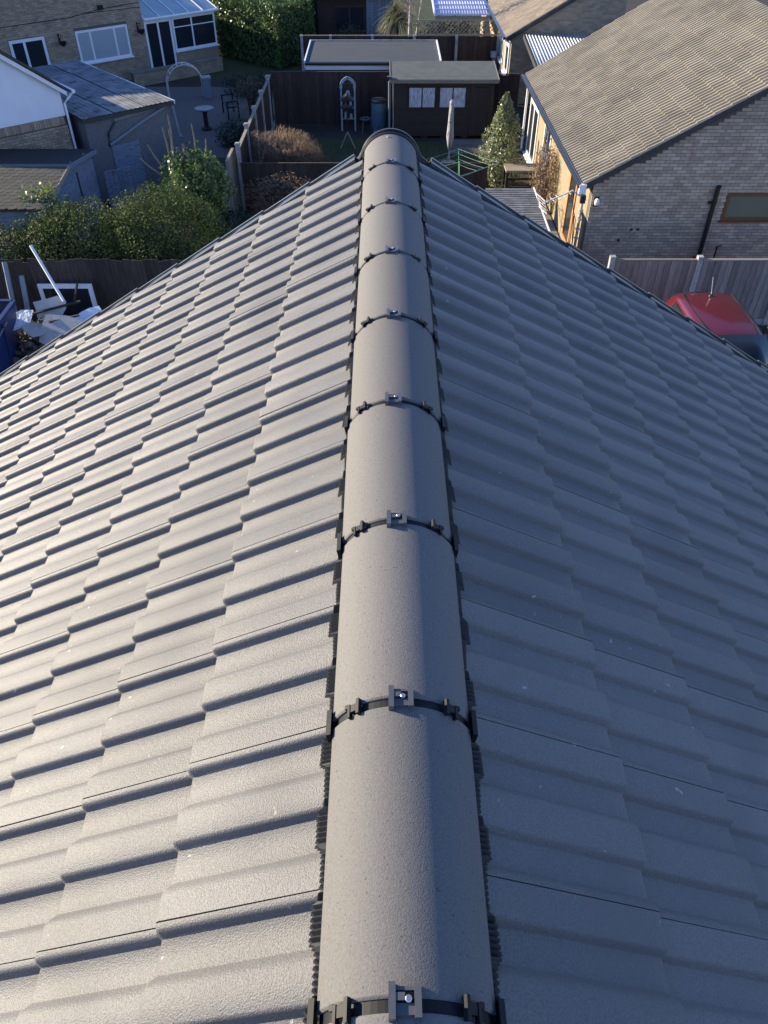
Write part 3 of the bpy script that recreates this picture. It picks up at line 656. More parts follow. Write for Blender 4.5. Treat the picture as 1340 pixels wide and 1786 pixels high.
# ================================================================== FENCE ON THE RIGHT
fr = thing('panel_fence', 'weathered vertical board fence between pale concrete posts behind the red car', 'fence', (5.05, 16.4, 0))
PX = [0.0, 1.95, 3.89, 5.83, 7.77]
pm = MB(); pm.prism([(-.06, -.06, 0), (.06, -.06, 0), (.06, .06, 0), (-.06, .06, 0)], (0, 0, 1.66)); pm.prism([(-.06, -.06, 1.66), (.06, -.06, 1.66), (.06, .06, 1.66), (-.06, .06, 1.66)], (0, .0, .035)); pmm = pm.mesh('concrete_post', M['concrete'])
for x in PX: link('concrete_post', pmm, fr, Matrix.Translation((x, 0, 0)) @ Matrix.Rotation(rng.uniform(-.012, .012), 4, 'Y'))
bd = MB(); bd.prism([(0, -.018, 0), (.146, -.006, 0), (.146, .002, 0), (0, .002, 0)], (0, 0, 1.42)); bdm = bd.mesh('board', M['fence_grey'])
for i in range(4):
    x = PX[i] + .07; wv = PX[i + 1] - PX[i] - .14; nb = 13
    for k in range(nb): link('board', bdm, fr, Matrix.Translation((x + wv * k / nb, -.012 + rng.uniform(-.003, .003), .17 + rng.uniform(-.004, .004))) @ Matrix.Scale(wv / nb / .142, 4, (1, 0, 0)))
    b = MB(); b.box(x - .005, x + wv + .005, -.02, .02, 0.0, .165); b.build('gravel_board', M['concrete'], fr)
    b = MB(); b.box(x - .005, x + wv + .005, -.038, .03, 1.595, 1.628); b.build('capping_rail', M['pale_wood'], fr)
    b = MB(); b.box(x, x + wv, .004, .04, .35, .42); b.box(x, x + wv, .004, .04, 1.3, 1.37); b.build('rail', M['fence_grey'], fr)
fb = thing('small_white_flower', 'small white flower head in grass at foot of right-hand fence', 'flower', (8.85, 15.9, 0))
b = MB(); b.tube([(0, 0, 0), (.02, 0, .18)], .012, 5); b.build('stem', M['greenmetal'], fb)
b = MB(); b.lathe([(0, .05), (.07, .04), (.10, .0), (.05, -.03), (0, -.03)], (.02, 0, .2), 9); b.build('petals', M['lampwhite'], fb)
n = 5000; P = np.stack([nrng.uniform(8.0, 12, n), nrng.uniform(14.3, 16.3, n), np.full(n, .05)], 1)
tag(leaves('verge_grass', P, np.tile((0., -0.7, .6), (n, 1)), 0.12, M['grass'], None, .14, .5, -2.0), kind='stuff')

# ================================================================== RED CAR
car = thing('hatchback_car', 'red hatchback car parked nose-forward beside the weathered fence', 'car', (6.74, 13.45, 0), R(1.0)); car.scale = (1.12, 1.06, 1.05)
def half_profile(hw, zt_, zb, roof):      # x,z points from sill to centre line
    return None
def loft(sections, name, m, parent, sub=2):
    b = MB(); rows = []
    for y, pts in sections: rows.append([(-x, y, z) for x, z in pts] + [(x, y, z) for x, z in pts[::-1][1:]])
    b.grid(rows); i = len(b.v); n = len(rows[0])
    b.poly(rows[0][::-1]); b.poly(rows[-1]); return b.build(name, m, parent, True, sub=sub, fix=True)
low = lambda y, w, zt2, zb=.22: (y, [(w * .93, zb), (w, .45), (w * .995, .70), (w * .94, zt2 - .03), (w * .80, zt2), (0, zt2 + .03)])
loft([low(-2.02, .55, .58), low(-1.96, .70, .66), low(-1.6, .79, .78), low(-1.0, .82, .88), low(-.3, .825, .92), (0.6, [(.77, .22), (.825, .45), (.82, .70), (.785, .90), (.68, .93), (0, .96)]), low(1.4, .81, .93), low(1.85, .78, .92), low(1.98, .70, .88)], 'body', M['red'], car)
gh = lambda y, wb, wt, zt2: (y, [(wb, .86), (wb * .985, .98), (wt * 1.03, zt2 - .10), (wt * .97, zt2 - .035), (wt * .75, zt2), (0, zt2 + .02)])
loft([gh(-.62, .70, .58, 1.10), gh(-.36, .73, .56, 1.36), gh(-.12, .74, .55, 1.455), gh(.5, .75, .56, 1.485), gh(1.1, .745, .56, 1.475), gh(1.55, .73, .55, 1.43), gh(1.78, .71, .53, 1.25), gh(1.88, .69, .56, 1.0)], 'cabin', M['red'], car)
b = MB(); b.grid([[(-.60, -.90, .955), (-.3, -.96, .985), (0, -.98, .99), (.3, -.96, .985), (.60, -.90, .955)], [(-.57, -.52, 1.20), (-.28, -.56, 1.22), (0, -.575, 1.225), (.28, -.56, 1.22), (.57, -.52, 1.20)], [(-.53, -.175, 1.425), (-.27, -.205, 1.452), (0, -.215, 1.46), (.27, -.205, 1.452), (.53, -.175, 1.425)]])
ws = b.build('windscreen', M['carglass'], car, True); so_ = ws.modifiers.new('s', 'SOLIDIFY'); so_.thickness = .02; so_.offset = 1
for sx in (-1, 1):
    for (y0, y1, y2, y3) in ((-.50, .42, .42, -.13), (.52, 1.36, 1.26, .52)):
        q = [(sx * .752, y0, .93), (sx * .758, y1, .93), (sx * .595, y2, 1.345), (sx * .595, y3, 1.345)]
        b = MB(); b.prism(q, (sx * .012, 0, 0)); b.build('side_window', M['glass'], car)
    b = MB(); b.bar((sx * .455, -.10, 1.468), (sx * .462, 1.45, 1.452), .022, .014); b.build('roof_strip', M['darktrim'], car)
    b = MB(); b.bar((sx * .66, -.88, .93), (sx * .56, -.14, 1.43), .055, .03); b.build('windscreen_pillar', M['red'], car)
    b = MB(); b.lathe([(0, .06), (.07, .05), (.10, .0), (.07, -.05), (0, -.06)], (sx * .93, -.42, 1.0), 12); mo = b.build('wing_mirror', M['red'], car, True)
    b = MB(); b.bar((sx * .76, -.42, .96), (sx * .88, -.42, .98), .05, .04); b.build('mirror_arm', M['darktrim'], mo)
    b = MB(); b.lathe([(0, .02), (.10, .015), (.12, -.02), (0, -.03)], (sx * .56, -1.93, .62), 14); b.build('headlight', M['lampwhite'], car)
    b = MB(); b.box(sx * .70 - .06, sx * .70 + .06, 1.93, 2.0, .70, .95); b.build('tail_light', M['terracotta'], car)
    for y in (-1.25, 1.25):
        b = MB(); pr = [(.14, -.08), (.26, -.10), (.30, -.08), (.305, 0), (.30, .08), (.26, .10), (.14, .08)]
        tv = MB().lathe(pr, (0, 0, 0), 22); tv.v = [(sx * .74 + p[2], y + p[0], .305 + p[1]) for p in tv.v]; wt_ = tv.build('wheel', M['tyre'], car, True)
        rv = MB().lathe([(0, .07), (.05, .075), (.13, .06), (.17, .085), (.175, .0)], (0, 0, 0), 22); rv.v = [(sx * (.74 + p[2]), y + p[0], .305 + p[1]) for p in rv.v]; rv.build('rim', M['steel'], wt_, True)
b = MB(); b.grid([[(-.52, 1.865, 1.0), (0, 1.925, 1.02), (.52, 1.865, 1.0)], [(-.47, 1.775, 1.25), (0, 1.82, 1.28), (.47, 1.775, 1.25)]], True); rw = b.build('rear_window', M['glass'], car, True); z_ = rw.modifiers.new('s', 'SOLIDIFY'); z_.thickness = .02; z_.offset = 1
b = MB(); b.lathe([(.045, -.01), (.035, .02), (.012, .035), (0, .036)], (.03, 1.28, 1.475), 10); an = b.build('aerial_base', M['darktrim'], car)
b = MB(); b.tube([(.03, 1.28, 1.50), (.03, 1.42, 1.80)], .006, 5); b.build('aerial', M['steel'], an)
b = MB(); b.bar((-.45, -.90, .985), (.05, -.99, 1.0), .012, .012); b.bar((.0, -.93, .985), (.48, -.93, .985), .012, .012); b.build('wiper', M['black'], car)
b = MB(); b.box(-.26, .26, -2.05, -2.03, .40, .51); b.build('number_plate', M['white'], car)
b = MB(); b.box(-.40, .40, -2.045, -2.0, .28, .38); b.build('grille', M['black'], car)

# ================================================================== SECOND BUNGALOW AND LEAN-TO
B2 = (4.77, 34.74)
bu2 = thing('bungalow', 'far bungalow with flat brown tiled roof and shaded brick gable', 'bungalow', (B2[0], B2[1], 0))
zt2_ = lambda a: 2.43 - .2 + (.23 + a) * math.tan(R(29))
b = MB(); b.prism([(.236, .13, 0), (4.5, .13, 0), (4.5, .13, zt2_(4.26)), (.236, .13, zt2_(0))], (0, .25, 0)); b.box(.236, .45, .381, 12, 0, 2.26); b.build('wall', M['brick_buff'], bu2)
bricks(bu2, M['brick_brown'], (.23, .13, 0), (1, 0, 0), (0, -1, 0), 4.2, 0, lambda a: zt2_(a) + .02)
c2, s2 = math.cos(R(29)), math.sin(R(29))
b = MB(); o = Vector((0, .03, 2.36)); b.prism([o, o + Vector((0, 12, 0)), o + Vector((4.4, 12, 4.4 * s2 / c2)), o + Vector((4.4, 0, 4.4 * s2 / c2))], (0, 0, -.1)); b.build('roof_deck', M['fascia'], bu2)
ft = MB(); ft.grid([[(0, .36, .002), (.324, .36, .002)], [(0, 0, .024), (.324, 0, .024)], [(0, 0, .002), (.324, 0, .002)]], True); ft.grid([[(0, .36, .002), (0, 0, .024)], [(0, .36, -.01), (0, 0, .0)]]); ftm = ft.mesh('flat_tile', M['flattile'])
tile_roof(bu2, M['flattile'], ftm, (0, 0, 2.375), (0, 1, 0), (c2, 0, s2), 14, 34, .33, .335, 260)
b = MB(); b.bar((0.02, .06, 2.33), (4.4, .06, 2.33 + 4.38 * s2 / c2), .12, .16); b.build('verge_undercloak', M['fascia'], bu2)
b = MB(); b.bar((-.03, .1, 2.32), (-.03, 12, 2.32), .025, .15); b.build('fascia_board', M['white'], bu2)
b = MB(); b.tube([(-.09, 0, 2.37), (-.09, 12, 2.37)], .05, 8); b.build('gutter', M['blackpipe'], bu2)
window(bu2, 'side_window', (.236, 3.4, 1.05), (0, -1, 0), (-1, 0, 0), 1.1, 1.0, .09, mull=(.55,), depth=.02, proud=.03, sill=.12)
window(bu2, 'near_window', (.236, 1.5, .95), (0, -1, 0), (-1, 0, 0), .9, 1.05, .09, depth=.02, proud=.03, sill=.12)
b = MB(); b.tube([(.16, .05, 0), (.16, .05, 2.2), (-.05, .05, 2.33)], .04, 8); b.build('downpipe', M['white'], bu2)
ln = thing('lean_to', 'white corrugated lean-to roof between the two bungalows', 'lean-to', (5.45, 31.0, 0))
b = MB(); rows = [[], []]
for i in range(26 * 6 + 1):
    x = .02 + i * 3.1 / 156; h = .028 * math.sin(2 * math.pi * i / 6)
    rows[0].append((x, .05, 2.20 + h)); rows[1].append((x, 3.72, 2.52 + h))
b.grid(rows); q = b.build('corrugated_roof', M['corrugated'], ln, True); sm = q.modifiers.new('s', 'SOLIDIFY'); sm.thickness = .012
b = MB(); b.box(-.02, 3.2, -.02, .03, 2.03, 2.16); b.build('front_fascia', M['white'], ln)
b = MB(); b.bar((-.04, 0, 2.16), (-.04, 3.72, 2.48), .05, .14); b.build('side_fascia', M['fascia'], ln)
b = MB(); b.tube([(-.08, -.08, 2.06), (3.2, -.08, 2.06)], .05, 8); b.build('gutter', M['white'], ln)
for x in (.04, 1.6, 3.1): b = MB(); b.box(x - .04, x + .04, .0, .08, 0, 2.03); b.build('post', M['white'], ln)
# ================================================================== GARDEN
def close_board(name, label, p0, p1, h, pitch=.10, m=None, cap=True, group=None, individual=False, thick=.016, jag=0.0, posts=()):
    """close-boarded fence from p0 to p1; its boards stand one by one in one part (too narrow to pick apart) unless individual"""
    m = m or M['fence_brown']; p0, p1 = Vector((*p0, 0)), Vector((*p1, 0)); L = (p1 - p0).length; a = math.atan2(p1.y - p0.y, p1.x - p0.x)
    t = thing(name, label, 'fence', p0, a, group)
    b = MB(); k = int(L / pitch)
    for i in range(k):
        x = L * i / k; z = h + rng.uniform(-.012, .006) - (rng.random() ** 3) * jag; y = rng.uniform(-.004, .004)
        if individual:
            q = MB(); q.prism([(x, -thick + y, .03), (x + L / k + .008, -.006 + y, .03), (x + L / k + .008, .002 + y, .03), (x, .002 + y, .03)], (0, 0, z - .03)); q.build('board', m, t)
        else: b.prism([(x, -thick + y, .03), (x + L / k + .008, -.006 + y, .03), (x + L / k + .008, .002 + y, .03), (x, .002 + y, .03)], (0, 0, z - .03))
    if not individual: b.build('boards', m, t)['kind'] = 'stuff'
    for z in (.3, h - .25): q = MB(); q.box(0, L, .006, .05, z - .035, z + .035); q.build('rail', m, t)
    if cap: q = MB(); q.box(-.01, L + .01, -.035, .03, h + .01, h + .04); q.build('capping_rail', cap if cap is not True else m, t)
    for x in posts: q = MB(); q.prism([(x - .05, .055, 0), (x + .05, .055, 0), (x + .05, .155, 0), (x - .05, .155, 0)], (0, 0, h + .10)); q.prism([(x - .05, .055, h + .10), (x + .05, .055, h + .10), (x + .03, .135, h + .10), (x - .03, .135, h + .10)], (0, 0, .03)); q.build('concrete_post', M['concrete'], t)
    return t
close_board('close_board_fence', 'dark brown close-board fence behind the blue water butt', (-4.2, 32.0), (.18, 32.0), 1.80)
close_board('close_board_fence', 'black-stained fence between the brown shed and bungalow', (4.05, 31.9), (5.0, 31.9), 1.75)
close_board('close_board_fence', 'low dark fence nearest the green rotary drier', (-4.2, 23.4), (3.0, 23.4), 1.36, cap=True)
tf = thing('close_board_fence', 'side fence with white-capped concrete posts and pale sunlit top rails', 'fence', (-4.25, 23.5, 0))
ys = [0, 1.86, 3.72, 5.60, 7.60]
for i, y in enumerate(ys):
    b = MB(); b.box(-.055, .055, y - .055, y + .055, 0, 1.86); p = b.build('concrete_post', M['concrete'], tf, bevel=.008)
    b = MB(); b.box(-.075, .075, y - .075, y + .075, 1.86, 1.90); b.prism([(-.06, y - .06, 1.90), (.06, y - .06, 1.90), (.06, y + .06, 1.90), (-.06, y + .06, 1.90)], (0, 0, .02)); b.build('post_cap', M['concrete'], p)
for i in range(len(ys)):
    y0 = ys[i] + .06; y1 = (ys[i + 1] if i < 4 else 8.45) - .06
    b = MB(); k = int((y1 - y0) / .11)
    for j in range(k): y = y0 + (y1 - y0) * j / k; b.prism([(-.012, y, .2), (-.012, y + (y1 - y0) / k, .2), (.008, y + (y1 - y0) / k, .2), (.016, y, .2)], (0, 0, 1.52))
    b.build('boards', M['fence_brown'], tf)['kind'] = 'stuff'
    b = MB(); b.box(-.045, .045, y0 - .003, y1 + .003, 1.725, 1.765); b.build('top_rail', M['pale_wood'], tf)
    b = MB(); b.box(-.025, .025, y0, y1, 0.0, .195); b.build('gravel_board', M['concrete'], tf)
# dry brown hedge inside the corner
hd = thing('dry_hedge', 'dry brown leafless shrub with sunlit top in fence corner', 'shrub', (-3.0, 25.0, 0))
b = MB()
for k in range(110):
    x = rng.uniform(-1.05, 1.1); y = rng.uniform(-.6, 1.0); p = [Vector((x * .6, y * .6, 0))]
    for j in range(4): p.append(p[-1] + Vector((x * .12 + rng.uniform(-.08, .08), y * .12 + rng.uniform(-.08, .08), rng.uniform(.25, .42) * (1 - .18 * max(0, x)))))
    b.tube(p, .012, 4, .003, False)
b.build('stems', M['bark'], hd)
P, N = ellipsoid_pts(7500, (0, .1, .75), (1.15, .95, .80), .3, .25)
P[:, 2] = np.maximum(P[:, 2], .05); leaves('foliage', P, N, .085, M['deadleaf'], hd, .22, 1.2)
ang = nrng.uniform(0, 6.283, 3000); rq = np.sqrt(nrng.random(3000)); P2 = np.stack([rq * np.cos(ang) * 1.1, .1 + rq * np.sin(ang) * .85, 1.25 + .5 * nrng.random(3000) * (1 - .6 * rq ** 2) - .15 * rq * np.cos(ang) + .12 * np.sin(ang * 3 + rq * 5)], 1); leaves('twigs', P2, np.tile((-.6, -.6, .3), (3000, 1)), .15, M['deadleaf'], hd, .09, .5, -2.5)

# brown shed
sd_ = thing('garden_shed', 'dark brown wooden shed with four curtained panes and felt roof', 'shed', (.26, 30.3, 0))
W_, D_ = 3.66, 1.75
b = MB(); b.box(.02, W_ - .02, .02, D_, .10, 1.90); b.build('wall', M['shed_brown'], sd_)
def boards_at(x0, x1, z0, z1):
    z = z0
    while z < z1 - .02: h = min(.118, z1 - z); b.prism([(x0, .02, z), (x0, .002, z), (x0, .012, z + h), (x0, .02, z + h)], (x1 - x0, 0, 0)); z += .12
b = MB(); boards_at(.03, .56, .10, 1.92); boards_at(.56, 2.66, .10, 1.02); boards_at(.56, 2.66, 1.76, 1.92); boards_at(2.66, 2.78, .10, 1.92); boards_at(3.5, W_ - .03, .10, 1.92); boards_at(2.78, 3.5, 1.76, 1.92); boards_at(1.58, 1.66, 1.02, 1.76)
b.build('cladding_boards', M['shed_brown'], sd_)['kind'] = 'stuff'
b = MB()
for k in range(6): x = 2.80 + k * .115; b.box(x, x + .111, .000, .02, .14, 1.74)
b.box(2.82, 3.46, -.014, -.0005, .35, .45); b.box(2.82, 3.46, -.014, -.0005, 1.5, 1.6); dr = b.build('door', M['shed_brown'], sd_)
b = MB(); b.box(2.92, 3.40, -.02, -.016, 1.70, 1.73); b.build('hinge_strap', M['black'], dr)
window(sd_, 'window', (.57, .0, 1.03), (1, 0, 0), (0, -1, 0), 1.0, .72, .045, mull=(.5,), fm=M['shed_brown'], gm=M['curtain'], depth=.01, proud=.022)
window(sd_, 'window', (1.67, .0, 1.03), (1, 0, 0), (0, -1, 0), .99, .72, .045, mull=(.5,), fm=M['shed_brown'], gm=M['curtain'], depth=.01, proud=.022)
b = MB(); b.prism([(-.06, -.10, 1.985), (-.06, D_ + .08, 2.15), (-.06, D_ + .08, 2.12), (-.06, -.10, 1.955)], (W_ + .15, 0, 0)); b.build('felt_roof', M['felt'], sd_)
b = MB(); b.box(-.06, W_ + .09, -.125, -.101, 1.87, 1.97); b.build('front_fascia', M['pale_wood'], sd_)
for x in (-.085, W_ + .092): b = MB(); b.prism([(x, -.12, 1.90), (x, -.12, 2.0), (x, D_ + .08, 2.165), (x, D_ + .08, 2.06)], (.022, 0, 0)); b.build('barge_board', M['pale_wood'], sd_)
b = MB(); b.box(.02, .06, -.005, .02, .1, 1.88); b.build('corner_trim', M['pale_wood'], sd_)
b = MB()
for k in range(5): b.box(.3 + k * .75, .55 + k * .75, .05, .25, 0, .1)
b.box(0.0, W_, .2, D_, .03, .098); b.build('base', M['darkwood'], sd_)
dpp = thing('drainpipe', 'pale drainpipe at the left corner of the brown shed', 'pipe', (.16, 30.32, 0))
b = MB(); b.tube([(0, 0, 0), (0, 0, 1.9), (.05, .0, 2.0)], .04, 8); b.build('pipe', M['greypipe'], dpp)
b = MB(); b.box(-.08, .08, -.08, .08, 1.96, 2.06); b.build('hopper', M['blackpipe'], dpp)
wb = thing('water_butt', 'pale blue plastic water butt with dark lid beside the shed', 'water butt', (-.22, 31.0, 0))
b = MB(); b.lathe([(.24, 0.12), (.27, .3), (.285, .7), (.28, 1.05), (.25, 1.12)], (0, 0, 0), 20); b.build('barrel', M['bluebarrel'], wb, True)
b = MB(); b.lathe([(.30, 1.08), (.31, 1.13), (.29, 1.16), (.10, 1.19), (0, 1.19)], (0, 0, 0), 20); b.build('lid', M['darktrim'], wb, True)
b = MB(); b.box(-.2, .2, -.2, .2, 0, .12); b.build('stand', M['concrete'], wb)
b = MB(); b.tube([(0, -.26, .3), (0, -.34, .3), (0, -.34, .24)], .018, 6); b.build('tap', M['black'], wb)
# arched garden mirror stand
ab = thing('garden_arch_ornament', 'tall narrow arched pale blue garden ornament with shelves against dark fence', 'garden ornament', (-1.36, 31.3, 0))
b = MB()
for x in (-.25, .25): b.box(x - .03, x + .03, -.06, .06, 0, 1.45)
pts = [(-.25, 0, 1.45), (-.24, 0, 1.60), (-.14, 0, 1.72), (0, 0, 1.80), (.14, 0, 1.72), (.24, 0, 1.60), (.25, 0, 1.45)]
for p, q in zip(pts[:-1], pts[1:]): b.bar(p, q, .05, .10)
b.build('frame', M['paleblue'], ab)
b = MB(); b.box(-.22, .22, .03, .05, .3, 1.6); b.build('back_panel', M['darkwood'], ab)
for z in (.42, .80, 1.12): b = MB(); b.box(-.22, .22, -.07, .03, z - .015, z + .015); b.build('shelf', M['pale_wood'], ab)
for x, z, w, h, k in ((-.1, .435, .05, .22, 'paleblue'), (.1, .435, .05, .16, 'canvas'), (-.08, .815, .06, .14, 'pale_wood'), (.09, .815, .05, .2, 'paleblue'), (0, 1.135, .09, .24, 'paleblue')): b = MB(); b.lathe([(w, 0), (w * 1.05, h * .4), (w * .7, h), (0, h)], (x, -.02, z), 10); b.build('ornament_pot', M[k], ab)
st = thing('bird_feeder_stand', 'dark bird feeder pole on splayed pale legs in front of arched ornament', 'bird feeder', (-1.33, 29.4, 0))
b = MB(); b.tube([(0, 0, .45), (0, 0, 1.5)], .022, 6); b.build('pole', M['darkwood'], st)
for a in (math.pi * 1.25, math.pi * 1.75, math.pi * .5): b = MB(); b.bar((0, 0, .5), (.38 * math.cos(a), .3 * math.sin(a), 0), .035, .03); b.build('leg', M['pale_wood'], st)
b = MB(); b.box(-.2, .2, -.16, .16, 1.30, 1.33); b.box(-.2, .2, -.16, -.145, 1.33, 1.37); b.build('tray', M['darkwood'], st)
b = MB(); b.prism([(-.24, -.2, 1.55), (.24, -.2, 1.55), (0, -.2, 1.72)], (0, .4, 0)); b.build('roof', M['darkwood'], st)
pt = thing('wire_plant_stand', 'round wire plant stand between ornament and water butt', 'plant stand', (-.72, 31.2, 0))
b = MB()
for z, r in ((.45, .2), (.44, .12)): b.tube([(r * math.cos(t), r * math.sin(t), z) for t in np.linspace(0, 2 * math.pi, 17)], .012, 5)
for a in range(3): t = a * 2.09; b.tube([(.18 * math.cos(t), .18 * math.sin(t), .45), (.22 * math.cos(t), .22 * math.sin(t), 0)], .012, 5)
b.build('wire_frame', M['greypipe'], pt)
# parasol, closed
pa = thing('parasol', 'closed grey parasol wrapped on its pole in front of shed', 'parasol', (2.18, 27.6, 0))
b = MB(); b.tube([(0, 0, 0), (.03, .0, 2.0)], .024, 8); b.build('pole', M['canvas'], pa)
b = MB(); prof = [(.03, .45), (.055, .50), (.10, .72), (.125, .86), (.105, 1.1), (.085, 1.45), (.07, 1.85), (.075, 1.95), (.03, 2.0), (0, 2.0)]
b.lathe(prof, (.012, 0, 0), 22)
b.v = [(v[0] * (1 + .0) + .012 * math.sin(11 * math.atan2(v[1], v[0])), v[1] + .014 * math.sin(9 * math.atan2(v[1], v[0] - .01) + v[2] * 2), v[2]) for v in b.v]; b.build('canopy', M['canvas'], pa, True)
b = MB(); b.lathe([(.25, 0), (.25, .05), (.05, .09), (.04, .25), (0, .25)], (0, 0, 0), 16); b.build('base', M['concrete'], pa)
b = MB(); b.lathe([(.088, 1.30), (.093, 1.33), (.088, 1.36)], (.01, 0, 0), 14); b.build('tie', M['greypipe'], pa)
# rotary drier
rd = thing('rotary_clothes_drier', 'green rotary clothes drier opened out beyond the roof edge', 'clothes drier', (2.10, 22.7, 0), R(14))
b = MB(); b.tube([(0, 0, 0), (0, 0, 1.66)], .024, 8); b.build('pole', M['greenmetal'], rd)
ends = []
for k in range(4):
    a = k * math.pi / 2 - .3; e = Vector((1.15 * math.cos(a), 1.15 * math.sin(a), 1.66)); ends.append(e)
    b = MB(); b.tube([(0, 0, 1.22), tuple(e)], .010, 6); b.tube([(0, 0, 1.64), tuple(Vector((0, 0, 1.22)).lerp(e, .55))], .011, 5); b.build('arm', M['greenmetal'], rd)
for f in (.45, .62, .8, .97):
    b = MB(); q = [Vector((0, 0, 1.22)).lerp(e, f) for e in ends]
    for i in range(4): b.tube([q[i], (q[i] + q[(i + 1) % 4]) / 2 - Vector((0, 0, .02)), q[(i + 1) % 4]], .0042, 4)
    b.build('line', M['line'], rd)
# variegated conical shrub
vs = thing('conical_shrub', 'conical shrub with creamy variegated leaves left of bungalow', 'shrub', (3.68, 25.55, 0))
b = MB(); b.tube([(0, 0, 0), (.02, 0, 1.4), (0, 0, 2.65)], .05, 7, .008)
for k in range(34):
    z = rng.uniform(.3, 2.3); a = rng.uniform(0, 6.3); r = .55 * (1 - z / 2.9); b.tube([(0, 0, z), (r * math.cos(a), r * math.sin(a), z + .25)], .012, 4, .004, False)
b.build('stem', M['bark'], vs)
n = 6500; z = nrng.random(n) ** 1.2 * 2.62 + .1; a = nrng.random(n) * 6.283; rr = np.interp(z, [0, .3, .9, 1.7, 2.2, 2.5, 2.75], [.45, .62, .68, .50, .27, .14, .03]) * (1 + .20 * np.sin(a * 3 + z * 4.3) + .16 * np.sin(a * 5 - z * 8) + .10 * np.sin(a * 9 - z * 13))
q = np.sqrt(.25 + .75 * nrng.random(n)); P = np.stack([rr * q * np.cos(a), rr * q * np.sin(a), z], 1); N = np.stack([np.cos(a), np.sin(a), np.full(n, .5)], 1)
leaves('foliage', P, N, .082, M['varieg'], vs, .55, .7)
# small shed with shingle roof close to our eaves
ss_ = thing('small_shed', 'small shed with grey shingle roof showing beyond the right eaves', 'shed', (2.55, 17.2, 0))
b = MB(); b.box(.08, 1.14, .1, 2.75, 0, 1.72); b.build('wall', M['shed_brown'], ss_)
b = MB(); b.prism([(0, 0, 1.78), (1.22, 0, 1.78), (1.22, 2.85, 1.86), (0, 2.85, 1.86)], (0, 0, -.05)); b.build('roof_board', M['darkwood'], ss_)
shm = MB(); shm.prism([(0, 0, 0), (0, .135, 0), (0, .135, .003), (0, 0, .011)], (.196, 0, 0)); shmm = shm.mesh('shingle', M['slate'])
for r in range(21):
    for c in range(6): link('shingle', shmm, ss_, Matrix.Translation((.01 + c * .2 + (0 if r % 2 else -.0) + rng.uniform(-.003, .003), .01 + r * .135, 1.785 + .08 * r / 21 + rng.uniform(0, .002))))
b = MB(); b.prism([(1.225, -.02, 1.70), (1.225, -.02, 1.81), (1.225, 2.87, 1.89), (1.225, 2.87, 1.78)], (.03, 0, 0)); b.build('barge_board', M['white'], ss_)
# flat-roofed garage behind
fg = thing('flat_roof_garage', 'long flat-roofed outbuilding with white fascia behind the garden fence', 'outbuilding', (-3.0, 32.7, 0))
b = MB(); b.box(.12, 4.98, .12, 3.1, 0, 1.86); b.build('wall', M['pebble'], fg)
b = MB(); b.prism([(0.02, .0, 2.0), (5.08, .0, 2.0), (5.08, 3.2, 2.06), (.02, 3.2, 2.06)], (0, 0, -.03)); b.build('felt_roof', M['felt_blue'], fg)
b = MB(); b.box(0, 5.1, -.02, .0, 1.74, 1.90); b.build('front_fascia', M['white'], fg)
b = MB(); b.box(0, 5.1, -.10, -.0205, 1.90, 1.985); b.build('gutter', M['blackpipe'], fg)
for x in (-.03, 5.08): b = MB(); b.prism([(x, -.02, 1.80), (x, -.02, 2.05), (x, 3.2, 2.11), (x, 3.2, 1.86)], (.05, 0, 0)); b.build('side_trim', M['white'], fg)
b = MB(); b.box(0, 5.1, 3.2, 3.25, 1.9, 2.10); b.build('rear_trim', M['concrete'], fg)
b = MB()
for k in range(8): b.box(.05 + k * .635, .06 + k * .635, .02, 3.18, 2.0, 2.003 + .06)
# far garden
ff = close_board('close_board_fence', 'far dark fence with evenly spaced pale concrete posts and trellis', (-3.65, 38.3), (5.0, 38.3), 1.78, cap=M['pale_wood'], posts=())
for x in (.07, 1.32, 3.12, 4.93, 6.75, 8.55): b = MB(); b.box(x - .055, x + .055, -.14, -.03, 0, 1.84); b.build('concrete_post', M['concrete'], ff)
b = MB(); x0, x1, z0, z1 = 5.05, 8.6, 1.84, 2.36
x = x0 - .5
while x < x1:
    for s in (1, -1):
        a = Vector((x if s > 0 else x + (z1 - z0), -.02 if s > 0 else -.005, z0)); e = a + Vector((s * (z1 - z0), 0, z1 - z0))
        if a.x < x0: t = x0 - a.x; a = a + Vector((t, 0, t * s)) if s > 0 else a
        if min(a.x, e.x) >= x0 - .001 and max(a.x, e.x) <= x1 + .001: b.bar(a, e, .024, .010, up=(0, 1, 0))
    x += .16
b.build('trellis_lattice', M['pale_wood'], ff)['kind'] = 'stuff'
b = MB()
for z in (z0, z1): b.box(x0, x1, -.03, .0, z - .02, z + .02)
for x in (x0, (x0 + x1) / 2, x1): b.box(x - .02, x + .02, -.031, .001, z0, z1)
b.build('trellis_frame', M['pale_wood'], ff)
tb = thing('garden_table', 'round dark garden table with bottle on it beyond the shed', 'table', (3.85, 37.0, 0))
b = MB(); b.lathe([(0, .70), (.58, .70), (.60, .72), (.58, .735), (0, .735)], (0, 0, 0), 24); b.build('tabletop', M['tabletop'], tb)
for k in range(4): a = k * 1.57 + .5; b = MB(); b.tube([(.1 * math.cos(a), .1 * math.sin(a), .7), (.42 * math.cos(a), .42 * math.sin(a), 0)], .02, 5); b.build('leg', M['darkwood'], tb)
bt = thing('bottle', 'small pale bottle on the round dark garden table', 'bottle', (3.85, 37.0, .735))
b = MB(); b.lathe([(.05, 0), (.05, .14), (.02, .19), (.02, .24), (0, .24)], (0, 0, 0), 10); b.build('bottle_body', M['canvas'], bt, True); b = MB(); b.lathe([(.022, .24), (.022, .26), (0, .26)], (0, 0, 0), 8); b.build('cap', M['white'], bt)
